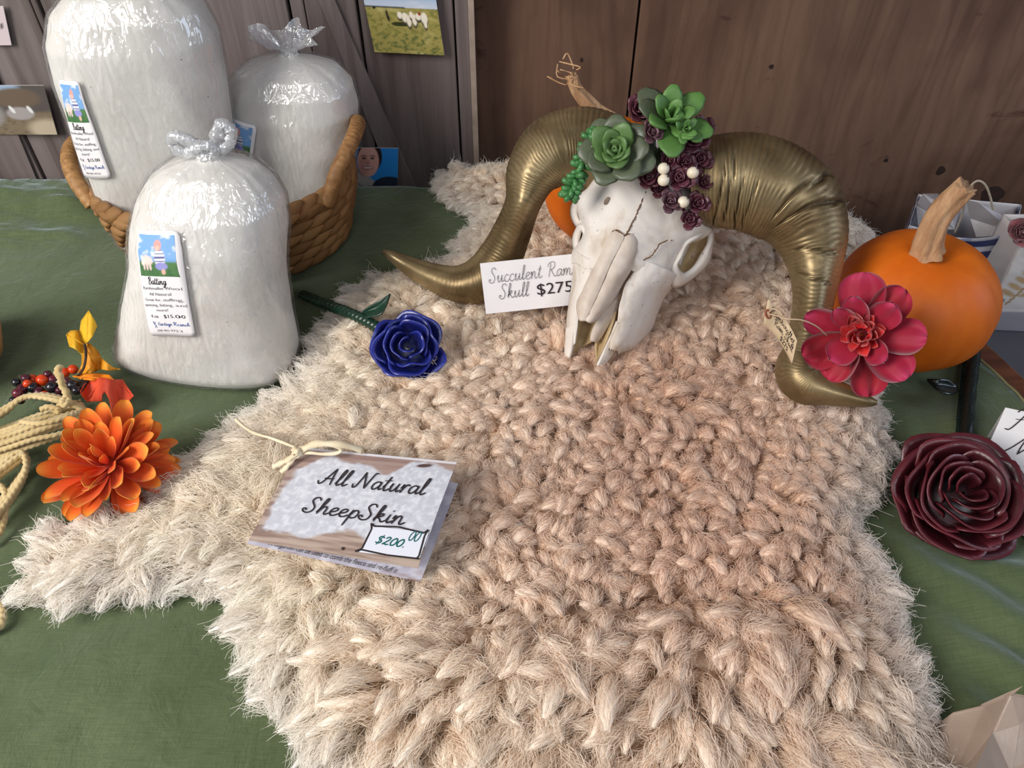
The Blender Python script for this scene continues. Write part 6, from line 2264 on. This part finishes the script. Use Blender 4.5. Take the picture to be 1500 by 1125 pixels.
cover = raster('cover', mp, 0, w, 0, h, 150, 104, ph_front, bro, 0.0, M_PHOTO)
mo = cover.modifiers.new('t', 'SOLIDIFY'); mo.thickness = .0006; mo.offset = -1
W2, H2 = w, h
writing('title', mp, [script('All Natural', .235 * w, .625 * h, .075 * h, .0012, slant=.06, width=.655 * w, yscale=.052 * h / (.60 * w / sum(G[c][0] for c in 'All Natural')) * 1.75),
                      script('SheepSkin', .225 * w, .33 * h, .075 * h, .0012, slant=.06, width=.615 * w, yscale=.052 * h / (.56 * w / sum(G[c][0] for c in 'SheepSkin')) * 1.75)], M_INK, bro, .0007)
# price sticker
M_STK = mat_simple('sticker', srgb(226, 228, 238), rough=.5)
sx0, sx1, sy0, sy1 = .635 * w, .995 * w, .045 * h, .305 * h
part('price_sticker', np.vstack([mp(np.array([(sx0 + .003, sy0), (sx1, sy0 + .002), (sx1, sy1 - .001), (sx0 + .005, sy1 - .002)]), .0008)]), [(0, 1, 2, 3)], M_STK, bro, smooth=False)
brd = [(sx0, sy0), (sx0 + .004, sy0 + .003), (sx0 + .005, sy1 - .004), (sx0 + .003, sy1), (sx0 + .006, sy1 - .002), ((sx0 + sx1) / 2, sy1), (sx1 - .003, sy1 - .002), (sx1 - .001, sy1 + .001), (sx1 - .002, sy1 - .004), (sx1 - .001, sy0 + .004)]
writing('sticker_border', mp, [frame_line(brd + [(sx1 - .002, sy0 + .002)], .0013), frame_line([(sx0, sy0), (sx0 + .004, sy0 + .002), ((sx0 + sx1) / 2, sy0 + .001), (sx1, sy0 + .002)], .0013)], M_INK, bro, .0010)
writing('price', mp, [script('$200.', sx0 + .011, sy0 + .36 * (sy1 - sy0), .1 * h * .5, .0011, slant=.18, width=.48 * (sx1 - sx0), yscale=.72), script('00', sx0 + .72 * (sx1 - sx0), sy0 + .60 * (sy1 - sy0), .01, .0008, slant=.2, width=.17 * (sx1 - sx0), yscale=.42)],
        M_TEAL, bro, .0010)
# back leaf of the fold, tucked under
q1, q2, q3, q4 = P(362, 796, .0485), P(616, 852, .050), P(671, 708, .052), P(440, 657, .049)
mp2 = Quad4(q1, q2, q3, q4, w, h)


def ph_back(u, v):
    c = np.tile(lin(190, 186, 200), (len(u), 1))
    c = blend(c, sstep(.4, .6, fbm(u * 20, v * 10, 6, 3)), lin(214, 212, 222))
    c = blend(c, sstep(.5, .62, fbm(u * 4, v * 40, 16, 3)) * sstep(.15, .0, v), lin(150, 124, 116))
    return c


bk_ = raster('back_leaf', mp2, 0, w, 0, h, 60, 44, ph_back, bro, 0.0, M_PHOTO)
mo = bk_.modifiers.new('t', 'SOLIDIFY'); mo.thickness = .0006; mo.offset = -1
writing('small_print', mp2, [font('A dogbrush can be used to comb the fleece and re-fluff it', .12 * w, .022 * h, .0040, .74 * w, shear=.25)], M_INK, bro, .0008)
# raffia bow
M_RAF = mat_simple('raffia', srgb(240, 226, 198), srgb(222, 202, 166), 90, .6, .2)


def ribbon(px_pts, wd, name='raffia'):
    pts = cr(np.array([P(*q) for q in px_pts]), 40)
    tg = np.gradient(pts, axis=0); tg /= np.linalg.norm(tg, axis=1)[:, None]
    sd_ = np.cross(tg, np.array([.1, -.4, 1.0])); sd_ = nrm_rows(sd_)
    wd_ = wd * (1 + .15 * np.sin(np.arange(40) * .5))[:, None]
    lift = np.array([0, 0, .0006])
    V = np.vstack([pts + sd_ * wd_, pts + lift, pts - sd_ * wd_]).reshape(3, 40, 3).transpose(1, 0, 2).reshape(-1, 3)
    return part(name, V, grid_faces(40, 3), M_RAF, bro, solid=.0005)


ribbon([(345, 614, .050), (356, 624, .050), (372, 634, .052), (398, 642, .054), (422, 651, .058), (436, 657, .062)], .0012)
ribbon([(433, 664, .062), (446, 657, .067), (462, 650, .071), (484, 650, .072), (505, 652, .070), (532, 660, .062)], .0028)
ribbon([(434, 664, .061), (452, 663, .064), (472, 665, .064), (492, 664, .064), (500, 659, .066), (486, 652, .069), (462, 652, .068), (440, 660, .064)], .0014)
ribbon([(436, 662, .062), (424, 672, .058), (412, 678, .054), (399, 684, .050)], .0022)
ribbon([(437, 664, .061), (428, 674, .057), (420, 684, .054), (411, 692, .050)], .0018)
ribbon([(430, 656, .064), (436, 662, .067), (440, 669, .062)], .0026, 'raffia_knot')
ribbon([(428, 664, .062), (436, 660, .068), (446, 654, .062)], .0018, 'raffia_knot')

# --- tent card and lower card at the right
tl, bl = P(1473, 597, .062), P(1424, 706, .008)
ex = nrm(np.array([1.0, -.34, .0]))
w = .090; h = np.linalg.norm(tl - bl)
br = bl + ex * w
mp = Flat(bl, br, tl, w, h)
tc_ = empty('tent_card', (bl + br) / 2, 'white folded tent card with flowing black script behind the burgundy rose', 'card')
part('front_leaf', *sheet(mp, w, h, .0006), M_CARD, tc_, smooth=False)
bb = P(1446, 640, .006)
bkq = [tl + [0, 0, -.0006], tl + ex * w + [0, 0, -.0006], bb + ex * w, bb]
part('back_leaf', bkq, [(0, 1, 2, 3)], M_CARD, tc_, smooth=False, solid=.0006)
writing('lettering', mp, [script('Forever', .07 * w, .74 * h, .01, .0010, slant=.2, width=.85 * w, yscale=1.0), script('Metal', .13 * w, .42 * h, .01, .0010, slant=.2, width=.72 * w, yscale=1.0),
                          script('Rose', .30 * w, .12 * h, .01, .0010, slant=.2, width=.55 * w, yscale=1.0)], M_INK, tc_, .0008)
bl, br, tl = P(1478, 768, .004), P(1560, 830, .004), P(1502, 722, .006)
w, h = np.linalg.norm(br - bl), np.linalg.norm(tl - bl)
mp = Flat(bl, br, tl, w, h)
lc_ = empty('handwritten_card', (bl + br) / 2, 'cream card with blue handwriting lying flat under the burgundy rose', 'card')
part('card', *sheet(mp, w, h, .0006), M_KRAFT if False else mat_simple('cream_card', srgb(216, 206, 190), rough=.6), lc_, smooth=False)
writing('handwriting', mp, [script('$60', .06 * w, .62 * h, .006, .0006, width=.30 * w), script('each', .04 * w, .18 * h, .006, .0006, width=.3 * w)], M_BLUEINK, lc_, .0008)
